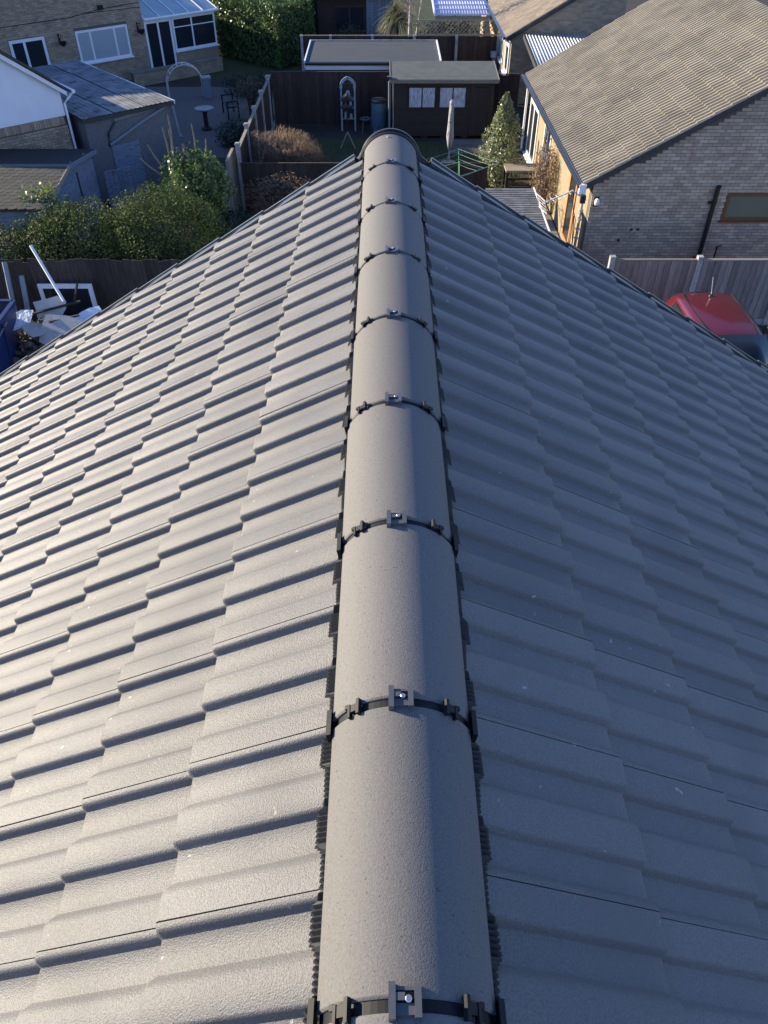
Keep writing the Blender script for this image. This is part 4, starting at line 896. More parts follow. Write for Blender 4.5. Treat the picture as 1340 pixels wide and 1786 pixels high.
def chair(x, y, rz, label):
    c = thing('garden_chair', label, 'chair', (x, y, 0), rz, 'chairs at the round garden table')
    b = MB(); b.box(-.22, .22, -.22, .22, .41, .45); b.build('seat', M['darkwood'], c)
    b = MB(); b.obox((0, .25, .72), (.22, 0, 0), (0, .015, 0), (0, .06, .27)); b.build('backrest', M['canvas'], c)
    for sx in (-1, 1):
        for sy in (-1, 1): b = MB(); b.tube([(sx * .2, sy * .2, .42), (sx * .23, sy * .24, 0)], .016, 5); b.build('leg', M['greypipe'], c)
chair(2.75, 37.1, R(80), 'garden chair left of the round table with back to the shed roof')
chair(4.75, 37.0, R(-75), 'pale-backed garden chair between the round table and far bungalow')
fp = thing('garden_figure', 'pale blue pot ornament on post beside far bungalow', 'garden ornament', (4.72, 37.9, 0))
b = MB(); b.tube([(0, 0, 0), (0, 0, 1.0)], .06, 8); b.build('post', M['greypipe'], fp); b = MB(); b.lathe([(.05, 1.0), (.14, 1.08), (.15, 1.25), (.16, 1.27), (0, 1.27)], (0, 0, 0), 12); b.build('pot', M['paleblue'], fp)
# beyond the far fence
sheet('far_lawn', M['lawn'], [(-12, 38.8), (10, 38.8), (10, 60), (-12, 60)], .006)
def bush(name, label, c, r, n, m, leaf=.09, stems=14, cat='shrub', lo=.5, lump=.25, asp=.5, bark='bark'):
    t = thing(name, label, cat, (c[0], c[1], 0)); b = MB()
    for k in range(stems):
        a = rng.uniform(0, 6.3); q = rng.uniform(.2, .8); b.tube([(.1 * math.cos(a), .1 * math.sin(a), 0), (r[0] * .4 * q * math.cos(a), r[1] * .4 * q * math.sin(a), c[2]), (r[0] * q * math.cos(a), r[1] * q * math.sin(a), c[2] + r[2] * .6)], .025, 5, .006, False)
    b.build('stems', M[bark], t)
    P, N = ellipsoid_pts(n, (0, 0, c[2]), r, lo, lump, .95); P[:, 2] = np.maximum(P[:, 2], .04); leaves('foliage', P, N, leaf, m, t, asp); return t
bush('overgrown_shrub', 'tangled brown shrub growing against the low dark fence', (-2.9, 22.6, .62), (1.25, .6, .70), 3600, M['deadleaf'], .08, 26, asp=.3)
bush('overgrown_shrub', 'small green straggling shrub by the low dark fence beside roof verge', (-1.1, 22.7, .55), (.7, .5, .75), 1800, M['privet'], .08, 14)
pm_ = thing('palm_tree', 'spiky cordyline palm with drooping strap leaves beyond far fence', 'tree', (.55, 41.6, 0))
b = MB(); b.tube([(0, 0, 0), (.03, 0, 1.0), (0, .05, 2.1)], .11, 8, .07); b.build('trunk', M['bark'], pm_)
V_, F_ = [], []
for k in range(420):
    a, e = rng.uniform(0, 6.3), rng.uniform(-.5, 1.3); d = Vector((math.cos(a) * math.cos(e), math.sin(a) * math.cos(e), math.sin(e))); L = rng.uniform(.8, 1.3); sx = d.cross(Vector((0, 0, 1))).normalized() * .028; p = Vector((0, .05, 2.05)); i = len(V_)
    for j in range(5):
        t = j / 4; c = p + d * L * t - Vector((0, 0, .75 * t * t)); wd = 1 - t * .9; V_ += [tuple(c - sx * wd), tuple(c + sx * wd)]
        if j: F_.append((i + 2 * j - 2, i + 2 * j - 1, i + 2 * j + 1, i + 2 * j))
b = MB(); b.v, b.f = V_, F_; b.build('crown', M['palmleaf'], pm_)
bi = thing('birch_tree', 'slim white birch trunks with bare twigs beyond the far fence', 'tree', (1.15, 40.4, 0))
b = MB(); b.tube([(0, 0, 0), (-.03, 0, 1.5), (.02, .05, 3.4), (0, 0, 5.5)], .075, 8, .03); b.tube([(.05, 0, .2), (.35, .1, 1.8), (.55, .1, 3.2), (.7, .1, 5)], .045, 7, .012); b.build('trunk', M['birchbark'], bi)
b = MB()
for k in range(170):
    z = rng.uniform(1.6, 5); a = rng.uniform(0, 6.3); p = [Vector((0, 0, z))]
    for j in range(4): p.append(p[-1] + Vector((math.cos(a) * .22 + rng.uniform(-.08, .08), math.sin(a) * .22 + rng.uniform(-.08, .08), .16 - .12 * j + rng.uniform(-.05, .05))))
    b.tube(p, .010, 4, .003, False)
b.build('twigs', M['twig'], bi)
bush('evergreen_shrub', 'dark spreading evergreen behind the trellis', (3.0, 40.6, .95), (1.6, .9, 1.15), 5000, M['conifer'], .12)
bush('evergreen_shrub', 'rounded dark shrub in front of the far dark building', (-1.6, 40.6, .8), (.85, .7, .95), 3000, M['conifer'], .10)
bush('evergreen_shrub', 'pale green low shrub beneath the cordyline palm', (1.2, 39.6, .6), (.8, .5, .7), 2200, M['ivy'], .09)
db = thing('outbuilding', 'dark timber outbuilding in deep shade at the top of picture', 'outbuilding', (-3.2, 43.6, 0))
b = MB(); b.box(0, 3.6, 0, 3.5, 0, 2.5); b.build('wall', M['fence_brown'], db)
b = MB(); b.prism([(-.1, -.25, 2.5), (-.1, 1.75, 3.3), (-.1, 3.75, 2.5)], (3.8, 0, 0)); b.build('roof', M['fascia'], db)
b = MB(); b.box(-.1, 3.7, -.29, -.255, 2.38, 2.52); b.build('fascia_board', M['concrete'], db)
window(db, 'window', (.75, 0, .95), (1, 0, 0), (0, -1, 0), 1.5, 1.1, .07, mull=(.75,), fm=M['fence_brown'], depth=.03, proud=.03)
for k in range(7): b = MB(); b.box(2.32 + k * .18, 2.49 + k * .18, -.02, -.0005, .05, 2.36); b.build('board', M['blueboard'], db)
pr_ = thing('carport', 'lilac corrugated carport roof beside the far bungalow', 'carport', (2.25, 39.9, 0))
b = MB(); rows = [[], []]
for i in range(121): x = i * 2.4 / 120; h = .02 * math.sin(2 * math.pi * i / 6); rows[0].append((x, 0, 2.28 + h)); rows[1].append((x, 4.5, 2.62 + h))
b.grid(rows); q = b.build('corrugated_roof', M['purple'], pr_, True); q.modifiers.new('s', 'SOLIDIFY').thickness = .012
for y in (0, .75, 1.5, 2.25, 3.0, 3.75): b = MB(); b.box(0, 2.4, y + .02, y + .06, 2.30 + y * .0755, 2.345 + y * .0755); b.build('joint_bar', M['purple'], pr_)
b = MB(); b.bar((-.04, -.02, 2.30), (-.04, 4.5, 2.64), .06, .12); b.build('edge_trim', M['white'], pr_)
for x in (.05, 2.3): b = MB(); b.box(x - .05, x + .05, .05, .15, 0, 2.2); b.build('post', M['pale_wood'], pr_)
b = MB(); b.box(0, 2.4, .02, .1, 2.1, 2.22); b.build('beam', M['pale_wood'], pr_)
# ================================================================== LEFT: ROTATED HOUSES
RA = R(41)
def WM(o): return Matrix.Translation((*o, 0)) @ Matrix.Rotation(RA, 4, 'Z')
lh = thing('brick_house', 'brown brick house with white windows and lean conservatory at top left', 'house', (-10.59, 39.33, 0), RA)
zg = lambda a: 4.0 - a * .33
b = MB(); b.prism([(-18, .012, 0), (-.006, .012, 0), (-.006, .012, 4.0), (-9, .012, 7.0), (-18, .012, 5.3)], (0, 6.5, 0)); b.build('wall', M['mortar'], lh)  # unseen left end and ridge height shaped to cast shade on the garage roof
bricks(lh, M['brick_brown'], (-9, .010, 0), (1, 0, 0), (0, -1, 0), 9.0, 0.0, lambda a: min(zg(a - 9) + .0, 4.4), holes=[(5.83, 8.23, .90, 2.18), (3.04, 4.54, 0, 2.16)])
b = MB(); b.prism([(.1, -.2, 4.05), (-9, -.2, 7.2), (-18.25, -.2, 5.4), (-18.25, -.2, 5.28), (-9, -.2, 7.05), (.1, -.2, 3.93)], (0, 6.9, 0)); b.build('roof', M['fascia'], lh)
window(lh, 'wide_window', (-3.15, .0, .94), (1, 0, 0), (0, -1, 0), 2.36, 1.2, .085, mull=(.64, 1.74), gm=M['blind'], sill=.12, depth=.07, proud=.025)
window(lh, 'french_door', (-5.94, .0, .02), (1, 0, 0), (0, -1, 0), 1.46, 2.12, .11, mull=(.60,), depth=.07, proud=.025)
for x in (-3.87, -.30):
    b = MB(); b.box(x - .02, x + .02, -.03, .003, 1.75, 2.15); b.bar((x, -.02, 2.12), (x, -.36, 2.15), .02, .02); b.bar((x, -.02, 1.85), (x, -.28, 2.13), .015, .015); b.lathe([(0, 1.72), (.12, 1.80), (.15, 1.92), (0, 1.92)], (x, -.34, 0), 10); b.build('hanging_basket_bracket', M['black'], lh)
b = MB(); b.box(-1.92, -1.72, -.12, .0, 2.78, 2.94); b.build('flood_lamp', M['black'], lh)
b = MB(); b.tube([(-7.5, -.015, 2.62), (-3.2, -.015, 2.65), (-1.8, -.015, 2.80), (0, -.015, 2.86)], .012, 4); b.tube([(-2.6, -.015, 2.55), (-2.6, -.015, 2.72), (-.0, -.015, 2.68)], .010, 4); b.build('wall_cable', M['black'], lh)
cv = thing('conservatory', 'white framed conservatory with glazed sloping roof beside the brick house', 'conservatory', (-10.59, 39.33, 0), RA)
b = MB(); b.box(1.40, 3.6, .0, .1, 0, .78); b.box(3.5, 3.6, .1, 3.2, 0, .78); b.build('dwarf_wall', M['brick_brown'], cv)
window(cv, 'double_door', (.03, .02, .10), (1, 0, 0), (0, -1, 0), 1.33, 2.02, .10, mull=(.66,), depth=.06, proud=.02, sill=.14)
window(cv, 'front_window', (1.40, .02, .82), (1, 0, 0), (0, -1, 0), 2.2, 1.30, .08, mull=(.98,), trans=(.92,), depth=.06, proud=.02, sill=.12)
window(cv, 'side_window', (3.6, .1, .82), (0, 1, 0), (1, 0, 0), 3.0, 1.30, .08, mull=(1.0, 2.0), depth=.06, proud=.02)
b = MB(); b.box(-.0, 3.7, -.12, .06, 2.14, 2.24); b.build('eaves_beam', M['white'], cv)
b = MB(); b.tube([(.0, -.17, 2.22), (3.75, -.17, 2.22)], .05, 7); b.build('gutter', M['white'], cv)
for k in range(5):
    x0, x1 = .02 + k * .735, .02 + (k + 1) * .735
    b = MB(); b.prism([(x0 + .025, -.12, 2.255), (x1 - .025, -.12, 2.255), (x1 - .025, 3.2, 3.25), (x0 + .025, 3.2, 3.25)], (0, 0, .02)); b.build('roof_pane', M['polycarb'], cv)
for k in range(6):
    x = .02 + k * .735; b = MB(); b.bar((x, -.14, 2.27), (x, 3.2, 3.27), .045, .05); b.build('roof_bar', M['white'], cv)
# raised terrace and wall in front
tw = thing('terrace_wall', 'low weathered brick terrace wall in front of conservatory', 'wall', (-10.3, 38.1, 0), RA)
b = MB(); b.box(-.9, 3.6, -.12, .12, 0, .50); b.build('wall_core', M['mortar'], tw)
bricks(tw, M['brick_brown'], (-.9, -.12, 0), (1, 0, 0), (0, -1, 0), 4.5, 0.0, lambda a: .56)
for k in range(7): b = MB(); b.box(-.92 + k * .648, -.92 + k * .648 + .64, -.17, .17, .505, .555); b.build('coping_slab', M['paving'], tw)
ar = thing('rose_arch', 'small bright metal rose arch standing in shaded gravel yard', 'garden arch', (-8.30, 35.6, -.12), R(20))
for y in (-.2, .2):
    b = MB(); b.tube([(-.72, y, 0), (-.72, y, .75)] + [(.72 * math.cos(t), y, .75 + .68 * math.sin(t)) for t in np.linspace(math.pi * .97, .03 * math.pi, 12)] + [(.72, y, .75), (.72, y, 0)], .024, 6); b.build('hoop', M['alu'], ar)
b = MB()
for t in np.linspace(.05, math.pi - .05, 11): b.bar((.72 * math.cos(t), -.2, .75 + .68 * math.sin(t)), (.72 * math.cos(t), .2, .75 + .68 * math.sin(t)), .022, .022)
for z in (.2, .45, .7):
    for x in (-.72, .72): b.bar((x, -.16, z), (x, .16, z), .014, .014)
b.build('rungs', M['alu'], ar)
ap = thing('stone_pedestal', 'square grey stone pedestal at the right foot of rose arch', 'pedestal', (-7.45, 35.75, 0), R(20))
b = MB(); b.box(-.16, .16, -.16, .16, 0, .75); b.build('shaft', M['greypipe'], ap, bevel=.02); b = MB(); b.box(-.2, .2, -.2, .2, .752, .82); b.build('cap', M['concrete'], ap)
bb = thing('bird_bath', 'pale bowl bird bath on dark stem in gravel yard', 'bird bath', (-6.75, 31.4, 0))
b = MB(); b.lathe([(.2, 0), (.2, .06), (.09, .12), (.08, .6), (.14, .66)], (0, 0, 0), 14); b.build('stem', M['darkwood'], bb); b = MB(); b.lathe([(.05, .66), (.30, .70), (.36, .76), (.33, .77), (.2, .72), (0, .715)], (0, 0, 0), 18); b.build('bowl', M['concrete'], bb, True)
be = thing('garden_bench', 'dark metal garden bench on gravel near the brown shrub', 'bench', (-6.1, 33.2, 0), R(-70))
b = MB(); b.box(-.55, .55, -.22, .22, .42, .46); b.build('seat', M['black'], be)
b = MB(); b.box(-.55, .55, .20, .24, .75, .82); b.build('backrest', M['black'], be)
for x in (-.53, .53):
    for y in (-.2, .22): b = MB(); b.box(x - .025, x + .025, y - .025, y + .025, 0, .85 if y > 0 else .62); b.build('leg', M['black'], be)
    b = MB(); b.box(x - .025, x + .025, -.23, .24, .62, .66); b.build('armrest', M['black'], be)
bush('leafless_shrub', 'reddish brown twiggy shrub behind the white-capped fence', (-5.15, 32.6, .75), (.75, .7, .85), 1800, M['deadleaf'], .07, 30, asp=.25)
bush('evergreen_shrub', 'low dark shrub by the gravel yard edge', (-5.3, 29.6, .35), (.8, .7, .5), 1800, M['conifer'], .09)
# laurel hedge and conifer hedge
lr = thing('laurel_hedge', 'tall clipped laurel hedge block with bright sunlit upper leaves', 'hedge', (-8.6, 43.4, 0), R(-40.5))
P, N = box_pts(21000, 0, 4.95, 0, 2.4, .12, 2.58, .26); leaves('foliage', P, N, .125, M['laurel'], lr, .48, .75)
b = MB()
for k in range(20): x = .2 + k * .24; b.tube([(x, .5, 0), (x + .05, .6, 1.2), (x, .7, 2.3)], .045, 6, .02)
b.build('stems', M['bark'], lr)
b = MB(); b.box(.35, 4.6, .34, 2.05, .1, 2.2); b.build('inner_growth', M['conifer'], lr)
c3 = thing('conifer_hedge', 'taller shaded conifer hedge behind the laurel at picture top', 'hedge', (-9.4, 46.6, 0))
P, N = box_pts(8000, 0, 6.2, 0, 1.4, .1, 4.0, .3); leaves('foliage', P, N, .13, M['conifer'], c3, .4, .6)
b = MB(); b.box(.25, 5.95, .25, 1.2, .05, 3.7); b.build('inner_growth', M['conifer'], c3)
bush('evergreen_shrub', 'mound of dark leaves at the base of laurel hedge', (-5.6, 36.6, .3), (1.3, 1.2, .45), 2600, M['conifer'], .1)

# garage
ga = thing('garage', 'pebble-dashed garage with stained grey sheet roof and white fascia', 'garage', (-8.76, 24.01, 0), RA)
b = MB(); b.prism([(.10, .1, 0), (2.9, .1, 0), (2.9, .1, 2.27), (.10, .1, 2.27)], (0, 6.5, 0)); b.build('wall', M['pebble'], ga)
sm_ = MB(); rows = [[], []]
for i in range(25): x = i * .962 / 24; h = .007 * math.sin(2 * math.pi * i / 4); rows[0].append((x, -.01, h)); rows[1].append((x, 1.74, h))
sm_.grid(rows, True); low_ = [[(p[0], p[1], p[2] - .012) for p in r] for r in rows]; sm_.grid([rows[0], low_[0]]); smm = sm_.mesh('roof_sheet', M['asbestos'])
for r in range(4):
    for c in range(3): link('roof_sheet', smm, ga, Matrix.Translation((.0 + c * .995, -.06 + r * 1.68, 2.415 - .012 * (r % 2) + .005 * c)) @ Matrix.Rotation(R(.4), 4, 'X'))
b = MB(); b.box(.0, 2.98, -.05, 6.6, 2.28, 2.385); b.build('roof_deck', M['fascia'], ga)
b = MB(); b.bar((1.0, .075, 2.18), (2.96, .075, 2.33), .03, .07); b.build('fascia_trim', M['greypipe'], ga)
b = MB(); b.bar((3.0, -.04, 2.36), (3.0, 6.6, 2.36), .04, .09); b.build('edge_trim', M['white'], ga)
b = MB(); b.tube([(.72, .04, 1.55), (1.9, .04, 2.0), (2.94, .04, 2.34)], .045, 8); b.tube([(2.94, .04, 2.30), (3.02, .02, 1.45), (3.02, -.1, 1.35)], .04, 8); b.build('downpipe', M['greypipe'], ga)
b = MB(); b.tube([(1.02, .06, 2.14), (.74, .06, 1.86), (.70, .06, 1.5)], .03, 8); b.build('waste_pipe', M['blackpipe'], ga)
b = MB(); b.box(.75, 1.65, .075, .0995, 0, 1.5); b.build('side_door', M['blueboard'], ga)
# white gable house
wg = thing('rendered_house', 'white rendered gable house with brown brick base at left edge', 'house', (-9.31, 24.3, 0), RA)
T36 = math.tan(R(36)); zv = lambda a: 3.05 - a * T36
b = MB(); b.prism([(0, .0, 0), (0, .0, 3.10), (-1.9, .0, 3.10 + 1.9 * T36), (-3.8, .0, 3.10), (-3.8, .0, 0)], (0, 8, 0)); b.build('wall', M['mortar'], wg)
b = MB(); b.prism([(.012, -.022, 2.43), (.012, -.022, 3.09), (-1.9, -.022, 3.09 + 1.9 * T36), (-3.8, -.022, 3.09), (-3.8, -.022, 2.43)], (0, .02, 0)); b.build('render_panel', M['render'], wg)
k = 0; x = -3.75
sbm = MB().box(0, .066, -.016, .0, 0, .215).mesh('soldier_brick', M['brick_brown'])
while x < -.07: link('soldier_brick', sbm, wg, Matrix.Translation((x, rng.uniform(-.003, .001), 2.205))); x += .0755
bricks(wg, M['brick_brown'], (-3.75, -.010, 0), (1, 0, 0), (0, -1, 0), 3.75, 0.0, lambda a: 2.20, singles=150, world=WM((-9.31, 24.3)))
b = MB(); b.prism([(.16, -.16, 3.06), (-1.9, -.16, 3.24 + 1.9 * T36), (-3.96, -.16, 3.06), (-3.96, -.16, 2.96), (-1.9, -.16, 3.10 + 1.9 * T36), (.16, -.16, 2.94)], (0, .03, 0)); b.build('barge_board', M['white'], wg)
b = MB(); b.prism([(.30, -.20, 3.06), (-1.9, -.20, 3.36 + 1.9 * T36), (-4.1, -.20, 3.06), (-4.1, -.20, 3.0), (-1.9, -.20, 3.26 + 1.9 * T36), (.30, -.20, 3.0)], (0, 8.3, 0)); b.build('roof', M['fascia'], wg)
b = MB(); b.tube([(.34, -.22, 3.04), (.34, 8.0, 3.04)], .055, 8); b.build('gutter', M['white'], wg)
b = MB(); b.tube([(.34, -.1, 3.0), (.20, -.06, 2.86), (.06, -.05, 2.75), (.05, -.05, .2)], .036, 8); b.build('downpipe', M['white'], wg)
# blue-grey shed with shingle roof
bs = thing('garden_shed', 'blue-grey boarded shed with wavy felt shingle roof at left edge', 'shed', (-8.2, 20.65, 0))
YN, YR, ZR, ZE = -2.15, 2.15, 2.22, 1.96
b = MB(); b.prism([(-.06, YN + .1, 0), (-.06, YR - .1, 0), (-.06, YR - .1, ZE - .05), (-.06, 0, ZR - .09), (-.06, YN + .1, ZE - .05)], (-4.4, 0, 0)); b.build('wall', M['blueboard'], bs)
b = MB(); z = .1
while z < ZR - .15:
    f = max(0, (z + .10 - ZE) / (ZR - ZE)); y0, y1 = YN * (1 - f) + .12, YR * (1 - f) - .12
    if y1 - y0 > .2: b.prism([(-.06, y0, z), (-.025, y0, z), (-.042, y0, z + .128), (-.06, y0, z + .128)], (0, y1 - y0, 0))
    z += .13
b.build('cladding_boards', M['blueboard'], bs)['kind'] = 'stuff'
b = MB(); b.box(-.03, -.012, .55, .62, .1, ZR - .36); b.build('cover_strip', M['darkwood'], bs)
def slope_box(y0, z0, y1, z1, t, x0, x1): return MB().prism([(x1, y0, z0), (x1, y1, z1), (x0, y1, z1), (x0, y0, z0)], (0, 0, -t))
slope_box(YN - .08, ZE - .02, 0, ZR, .05, -4.6, .04).build('near_roof_board', M['darkwood'], bs)
slope_box(0.004, ZR, YR + .08, ZE - .02, .05, -4.6, .04).build('far_roof_board', M['membrane'], bs)  # far slope coloured near-black: the shade on it is put into the material
sh_ = MB(); pts = [(0, .32), (0, .05), (.055, 0), (.165, 0), (.22, .05), (.22, .32)]
sh_.prism([(x, y, .001 + .008 * (1 - y / .32)) for x, y in pts], (0, 0, .004)); shm_ = sh_.mesh('shingle', M['shingle'])
sv = Vector((0, -YN, ZR - ZE)).normalized(); sl_ = Vector((0, -YN + .08, ZR - ZE + .02)).length; nn_ = Vector((1, 0, 0)).cross(sv)
for r in range(int(sl_ / .165)):
    for c in range(14):
        o = Vector((-.16 - c * .225 - (.1125 if r % 2 else 0), YN - .08, ZE - .02)) + sv * (r * .165) + nn_ * .004
        if in_view(Vector((-8.2, 20.65, 0)) + o, .05): link('shingle', shm_, bs, frame_m(o, (1, 0, 0), sv, nn_))
b = MB(); b.box(-4.6, .04, -.09, .09, ZR - .02, ZR + .012); b.build('ridge_strip', M['felt'], bs)
for y0, z0, y1, z1 in ((YN - .09, ZE - .05, 0, ZR - .005), (0, ZR - .005, YR + .09, ZE - .05)): b = MB(); b.bar((.055, y0, z0 - .03), (.055, y1, z1 - .03), .028, .10); b.build('barge_board', M['pale_wood'] if y0 < 0 else M['blueboard'], bs)
gt = thing('side_gate', 'grey boarded side gate between blue shed and garage', 'gate', (-7.95, 22.5, 0), R(35))
for k in range(8): b = MB(); b.box(k * .13, k * .13 + .124, -.012, .012, .06, 1.45 + rng.uniform(-.01, .01)); b.build('board', M['blueboard'], gt)
for z in (.3, 1.2): b = MB(); b.box(0, 1.04, .013, .04, z - .04, z + .04); b.build('rail', M['blueboard'], gt)
wf = thing('lap_panel_fence', 'two pale boarded fence panels stepping beside the ivy bush', 'fence', (-4.46, 21.2, 0))
for (y0, y1, h) in ((0, 1.25, 1.42), (1.55, 2.55, 1.62)):
    k = int((y1 - y0) / .125)
    for j in range(k): b = MB(); y = y0 + j * .125; b.prism([(-.008, y, .05), (.010, y, .05), (.004, y + .13, .05), (-.008, y + .13, .05)], (0, 0, h - .05 + .03 * j / k)); b.build('board', M['pale_wood'], wf)
    for y in (y0 - .03, y1 + .03): b = MB(); b.box(-.045, .045, y - .04, y + .04, 0, h + .06); b.build('post', M['pale_wood'], wf)
    b = MB(); b.box(-.05, .03, y0, y1, h + .036, h + .06); b.build('capping', M['pale_wood'], wf)

# ================================================================== LEFT YARD
close_board('board_fence', 'old dark board fence behind the rubble heap under the hedge', (-9.6, 16.40), (-4.3, 16.30), 1.66, pitch=.148, m=M['fence_old'], cap=False, individual=True, jag=.10)
bush('hedge_bush', 'left rounded privet bush above the old board fence', (-7.2, 17.9, 1.10), (1.7, 1.2, 1.12), 23000, M['privet'], .064, 26, 'bush', .55, .22)
bush('hedge_bush', 'larger right-hand privet bush spreading over the fence beside roof', (-5.25, 18.0, 1.30), (1.55, 1.35, 1.32), 24000, M['privet'], .064, 26, 'bush', .55, .18)
bush('hedge_bush', 'low left-edge privet bush half out of the picture', (-8.9, 17.7, .85), (1.0, .95, .95), 7000, M['privet'], .072, 14, 'bush', .55, .2)
bush('ivy_bush', 'bright ivy bush lit by sun behind the privet bushes', (-4.95, 20.6, 1.65), (.88, .8, 1.0), 5200, M['ivy'], .095, 14, 'bush', .5, .25, .75)
bush('ivy_bush', 'small bright ivy growth in front of the shingle shed roof', (-8.35, 19.0, 1.35), (.75, .5, .95), 2300, M['ivy'], .09, 10, 'bush', .4, .3, .75)
bush('hedge_bush', 'low dark bush at the foot of the pale fence panels', (-4.0, 20.2, .55), (.75, .8, .7), 3200, M['conifer'], .08, 14, 'bush')
ca = thing('bare_shrub', 'bare pale upright canes rising out of the ivy bush', 'shrub', (-5.0, 20.55, 0))
b = MB()
for x0, lst in ((-.42, ((-.55, .05, 3.15), (-.35, .0, 3.45), (-.42, .1, 3.1), (-.10, .1, 2.75), (-1.05, .2, 2.7), (-1.25, 0, 2.45))), (.18, ((.15, .2, 3.2), (.50, .0, 2.9), (-.15, .1, 2.75), (.55, -.05, 2.45), (-.35, .2, 2.65), (.05, .1, 2.5)))):
    z0 = 1.75; b.tube([(x0 * .8, 0, .0), (x0, 0, z0)], .045, 7, .035)
    for (x, y, z) in lst:
        m_ = Vector((x0 + (x - x0) * .45, y * .5 - .03, z0 + (z - z0) * .38 + .04)); b.tube([(x0, 0, z0 - .15), m_, (x0 + (x - x0) * .85 + .02, y * .9, z0 + (z - z0) * .75), (x, y, z)], .034, 5, .013, False)
    b.tube([(x0, 0, z0), (x0 + .18, .0, z0 + .12), (x0 + .30, .05, z0 + .55)], .02, 5, .008, False)
b.build('canes', M['twig'], ca)
# rubble heap
rb = tag(None or bpy.data.objects.new('rubble_heap', None), 'heap of broken grey building rubble beside the blue skip', 'rubble heap'); COL.objects.link(rb); rb.location = (-7.3, 15.2, 0)
b = MB()
def chunk(b, c, s):
    a, e = Vector([rng.gauss(0, 1) for _ in range(3)]).normalized(), Vector([rng.gauss(0, 1) for _ in range(3)]); d = a.cross(e).normalized(); e = d.cross(a); b.obox(c, a * s * rng.uniform(.5, 1.1), d * s * rng.uniform(.3, .8), e * s * rng.uniform(.15, .5))
for k in range(520):
    x, y = rng.gauss(0, .62), rng.gauss(0, .62); z = max(0.02, .80 * math.exp(-(x * x + y * y) / .9) * rng.uniform(.55, 1.0)); chunk(b, Vector((x, y, z)), rng.uniform(.04, .12))
b.build('broken_pieces', M['rubble'], rb)['kind'] = 'stuff'
b = MB(); i = 0; rows = []
for a in np.linspace(0, 1, 9): rows.append([(1.3 * a * math.cos(t), 1.3 * a * math.sin(t), .70 * math.exp(-(1.3 * a) ** 2 / .9) - .03) for t in np.linspace(0, 2 * math.pi, 19)])
b.grid(rows); b.build('heap_core', M['soil'], rb)
def sheet_piece(name, label, c, rx, ry, rz, w, h, m, jag=0.12):
    t = thing(name, label, 'board offcut', c, 0); n_ = 9; pts = []
    for k in range(n_): a = 2 * math.pi * k / n_ + .35; r = 1 - jag * rng.random() * 2; q = max(abs(math.cos(a)), abs(math.sin(a))); pts.append((w / 2 * math.cos(a) / q * r, h / 2 * math.sin(a) / q * r, 0))
    o = MB().prism(pts, (0, 0, .014)).build('sheet', m, t); t.rotation_euler = (rx, ry, rz); return t
sheet_piece('plaster_sheet', 'bright white torn plaster sheet lying on the rubble', (-7.95, 14.95, .86), R(22), R(-10), R(35), .95, .50, M['plaster_white'], .16)
sheet_piece('plasterboard_piece', 'dull grey plasterboard offcut below the white window frame', (-7.28, 15.35, 1.00), R(48), R(0), R(22), .70, .45, M['plaster'], .08)
sheet_piece('plasterboard_piece', 'large grey plasterboard sheet nearest the roof verge', (-6.85, 14.70, .72), R(38), R(8), R(-12), 1.15, .85, M['plaster'], .10)
sheet_piece('plasterboard_piece', 'pale lilac board fragment at right of the rubble heap', (-6.55, 15.35, .80), R(30), R(-18), R(28), .70, .34, M['render'], .14)
sheet_piece('plasterboard_piece', 'small pale board scrap at the left foot of rubble', (-7.75, 14.0, .22), R(25), R(20), R(50), .42, .28, M['plaster_white'], .14)
sheet_piece('plasterboard_piece', 'mid-grey board fragment in the middle of rubble', (-7.45, 14.75, .80), R(20), R(12), R(64), .62, .48, M['plaster'], .14)
for k, (p, q, lb) in enumerate((((-7.6, 15.1, .98), (-6.7, 15.6, 1.02), 'dark timber batten lying across the top of rubble'), ((-7.2, 14.9, .9), (-6.6, 15.1, .95), 'short dark batten between the grey plasterboard pieces'), ((-6.95, 15.9, .9), (-6.75, 15.8, 1.32), 'short brown stake standing in front of white window frame'), ((-7.7, 14.3, .35), (-6.9, 14.25, .45), 'pale batten low on the near side of rubble'))):
    t = thing('timber_batten', lb, 'batten', p, 0); b = MB(); b.bar((0, 0, 0), Vector(q) - Vector(p), .05, .035); b.build('batten', M['pale_wood'] if k == 3 else M['darkwood'] if k < 2 else M['bark'], t)
wf_ = thing('window_frame', 'discarded white window frame standing against the old board fence', 'window frame', (-7.74, 16.05, .25), 0)
window(wf_, 'frame', (0, 0, 0), (1, 0, 0), (0, -1, 0), 1.20, .95, .09, fm=M['white'], gm=M['glass'], depth=.03, proud=.03)
wp_ = thing('white_pole', 'long white pole leaning from rubble over the old fence', 'pole', (-6.95, 15.35, 1.15)); b = MB(); b.bar((0, 0, 0), (-.62, .60, .98), .05, .05); b.build('pole', M['white'], wp_)
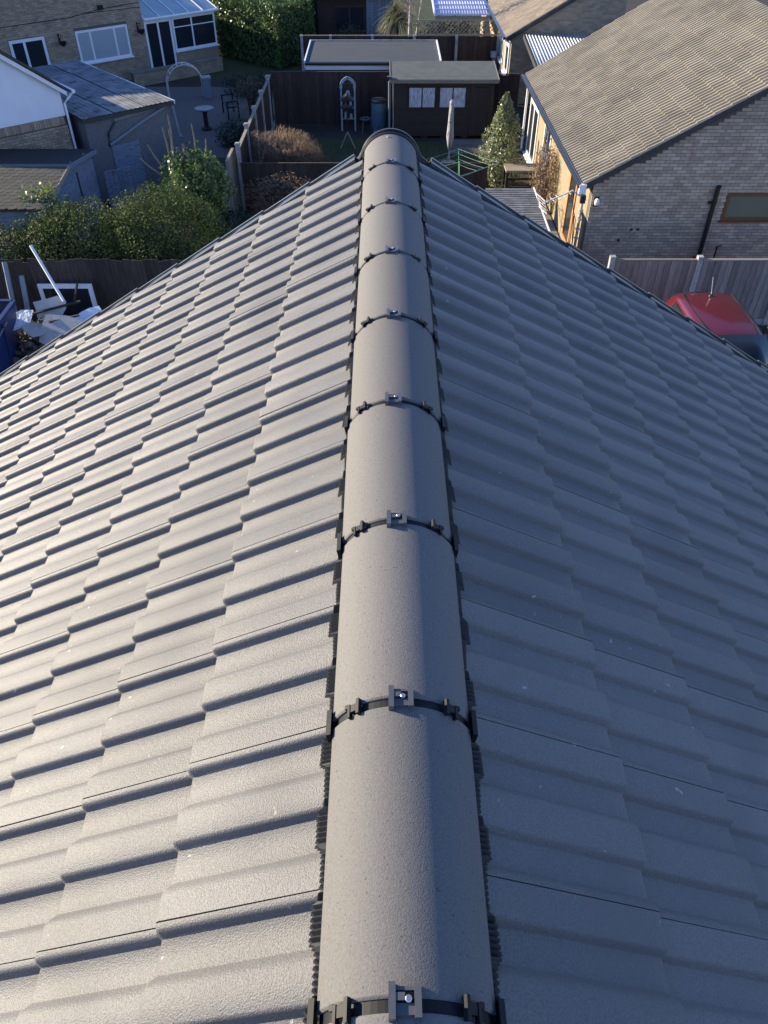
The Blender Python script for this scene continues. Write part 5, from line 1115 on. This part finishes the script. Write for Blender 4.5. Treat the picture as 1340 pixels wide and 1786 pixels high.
for k, (x, y, z, lb) in enumerate(((-8.30, 16.05, 1.72, 'taller grey pipe leaning at left end of old fence'), (-7.98, 15.95, 1.45, 'shorter grey pipe leaning beside the taller pipe'))):
    t = thing('leaning_pipe', lb, 'pipe', (x + .12, y - .75, 0)); b = MB(); b.tube([(0, 0, 0), (-.12, .75, z)], .055, 9); b.build('pipe', M['greypipe'], t)
sk = thing('skip', 'dark blue steel skip at the left picture edge', 'skip', (-8.75, 13.6, 0))
b = MB(); o_, i_ = [(-1.0, -1.5), (.85, -1.5), (.85, 1.5), (-1.0, 1.5)], [(-.94, -1.44), (.79, -1.44), (.79, 1.44), (-.94, 1.44)]
for k in range(4):
    p, q = o_[k], o_[(k + 1) % 4]; r, s = i_[k], i_[(k + 1) % 4]; sc2 = .86
    b.quad((p[0] * sc2, p[1] * sc2, .05), (q[0] * sc2, q[1] * sc2, .05), (*q, 1.25), (*p, 1.25)); b.quad((*r, 1.25), (*s, 1.25), (s[0] * sc2, s[1] * sc2, .12), (r[0] * sc2, r[1] * sc2, .12)); b.quad((*p, 1.25), (*q, 1.25), (*s, 1.25), (*r, 1.25))
b.poly([(x * .86, y * .86, .12) for x, y in i_]); b.build('tub', M['blueskip'], sk)
b = MB()
for k in range(4): p, q = o_[k], o_[(k + 1) % 4]; b.bar((*p, 1.27), (*q, 1.27), .09, .07)
b.build('rim', M['blueskip'], sk)
for y in (-.9, -.1, .7): b = MB(); b.bar((.75, y, .1), (.87, y, 1.24), .06, .05); b.build('rib', M['blueskip'], sk)
b = MB(); b.bar((.82, -1.2, .75), (.86, .9, 1.12), .03, .03); b.build('chain_bar', M['greypipe'], sk)
ladder = thing('ladder', 'dark ladder lying upright between skip and leaning pipes', 'ladder', (-8.95, 15.6, 0)); 
for x in (0, .35): b = MB(); b.bar((x, 0, 0), (x - .05, .6, 1.75), .04, .05); b.build('stile', M['darkwood'], ladder)
for k in range(6): f = (k + .6) / 6.4; b = MB(); b.bar((-.05 * f, .6 * f, 1.75 * f), (.35 - .05 * f, .6 * f, 1.75 * f), .03, .03); b.build('rung', M['darkwood'], ladder)
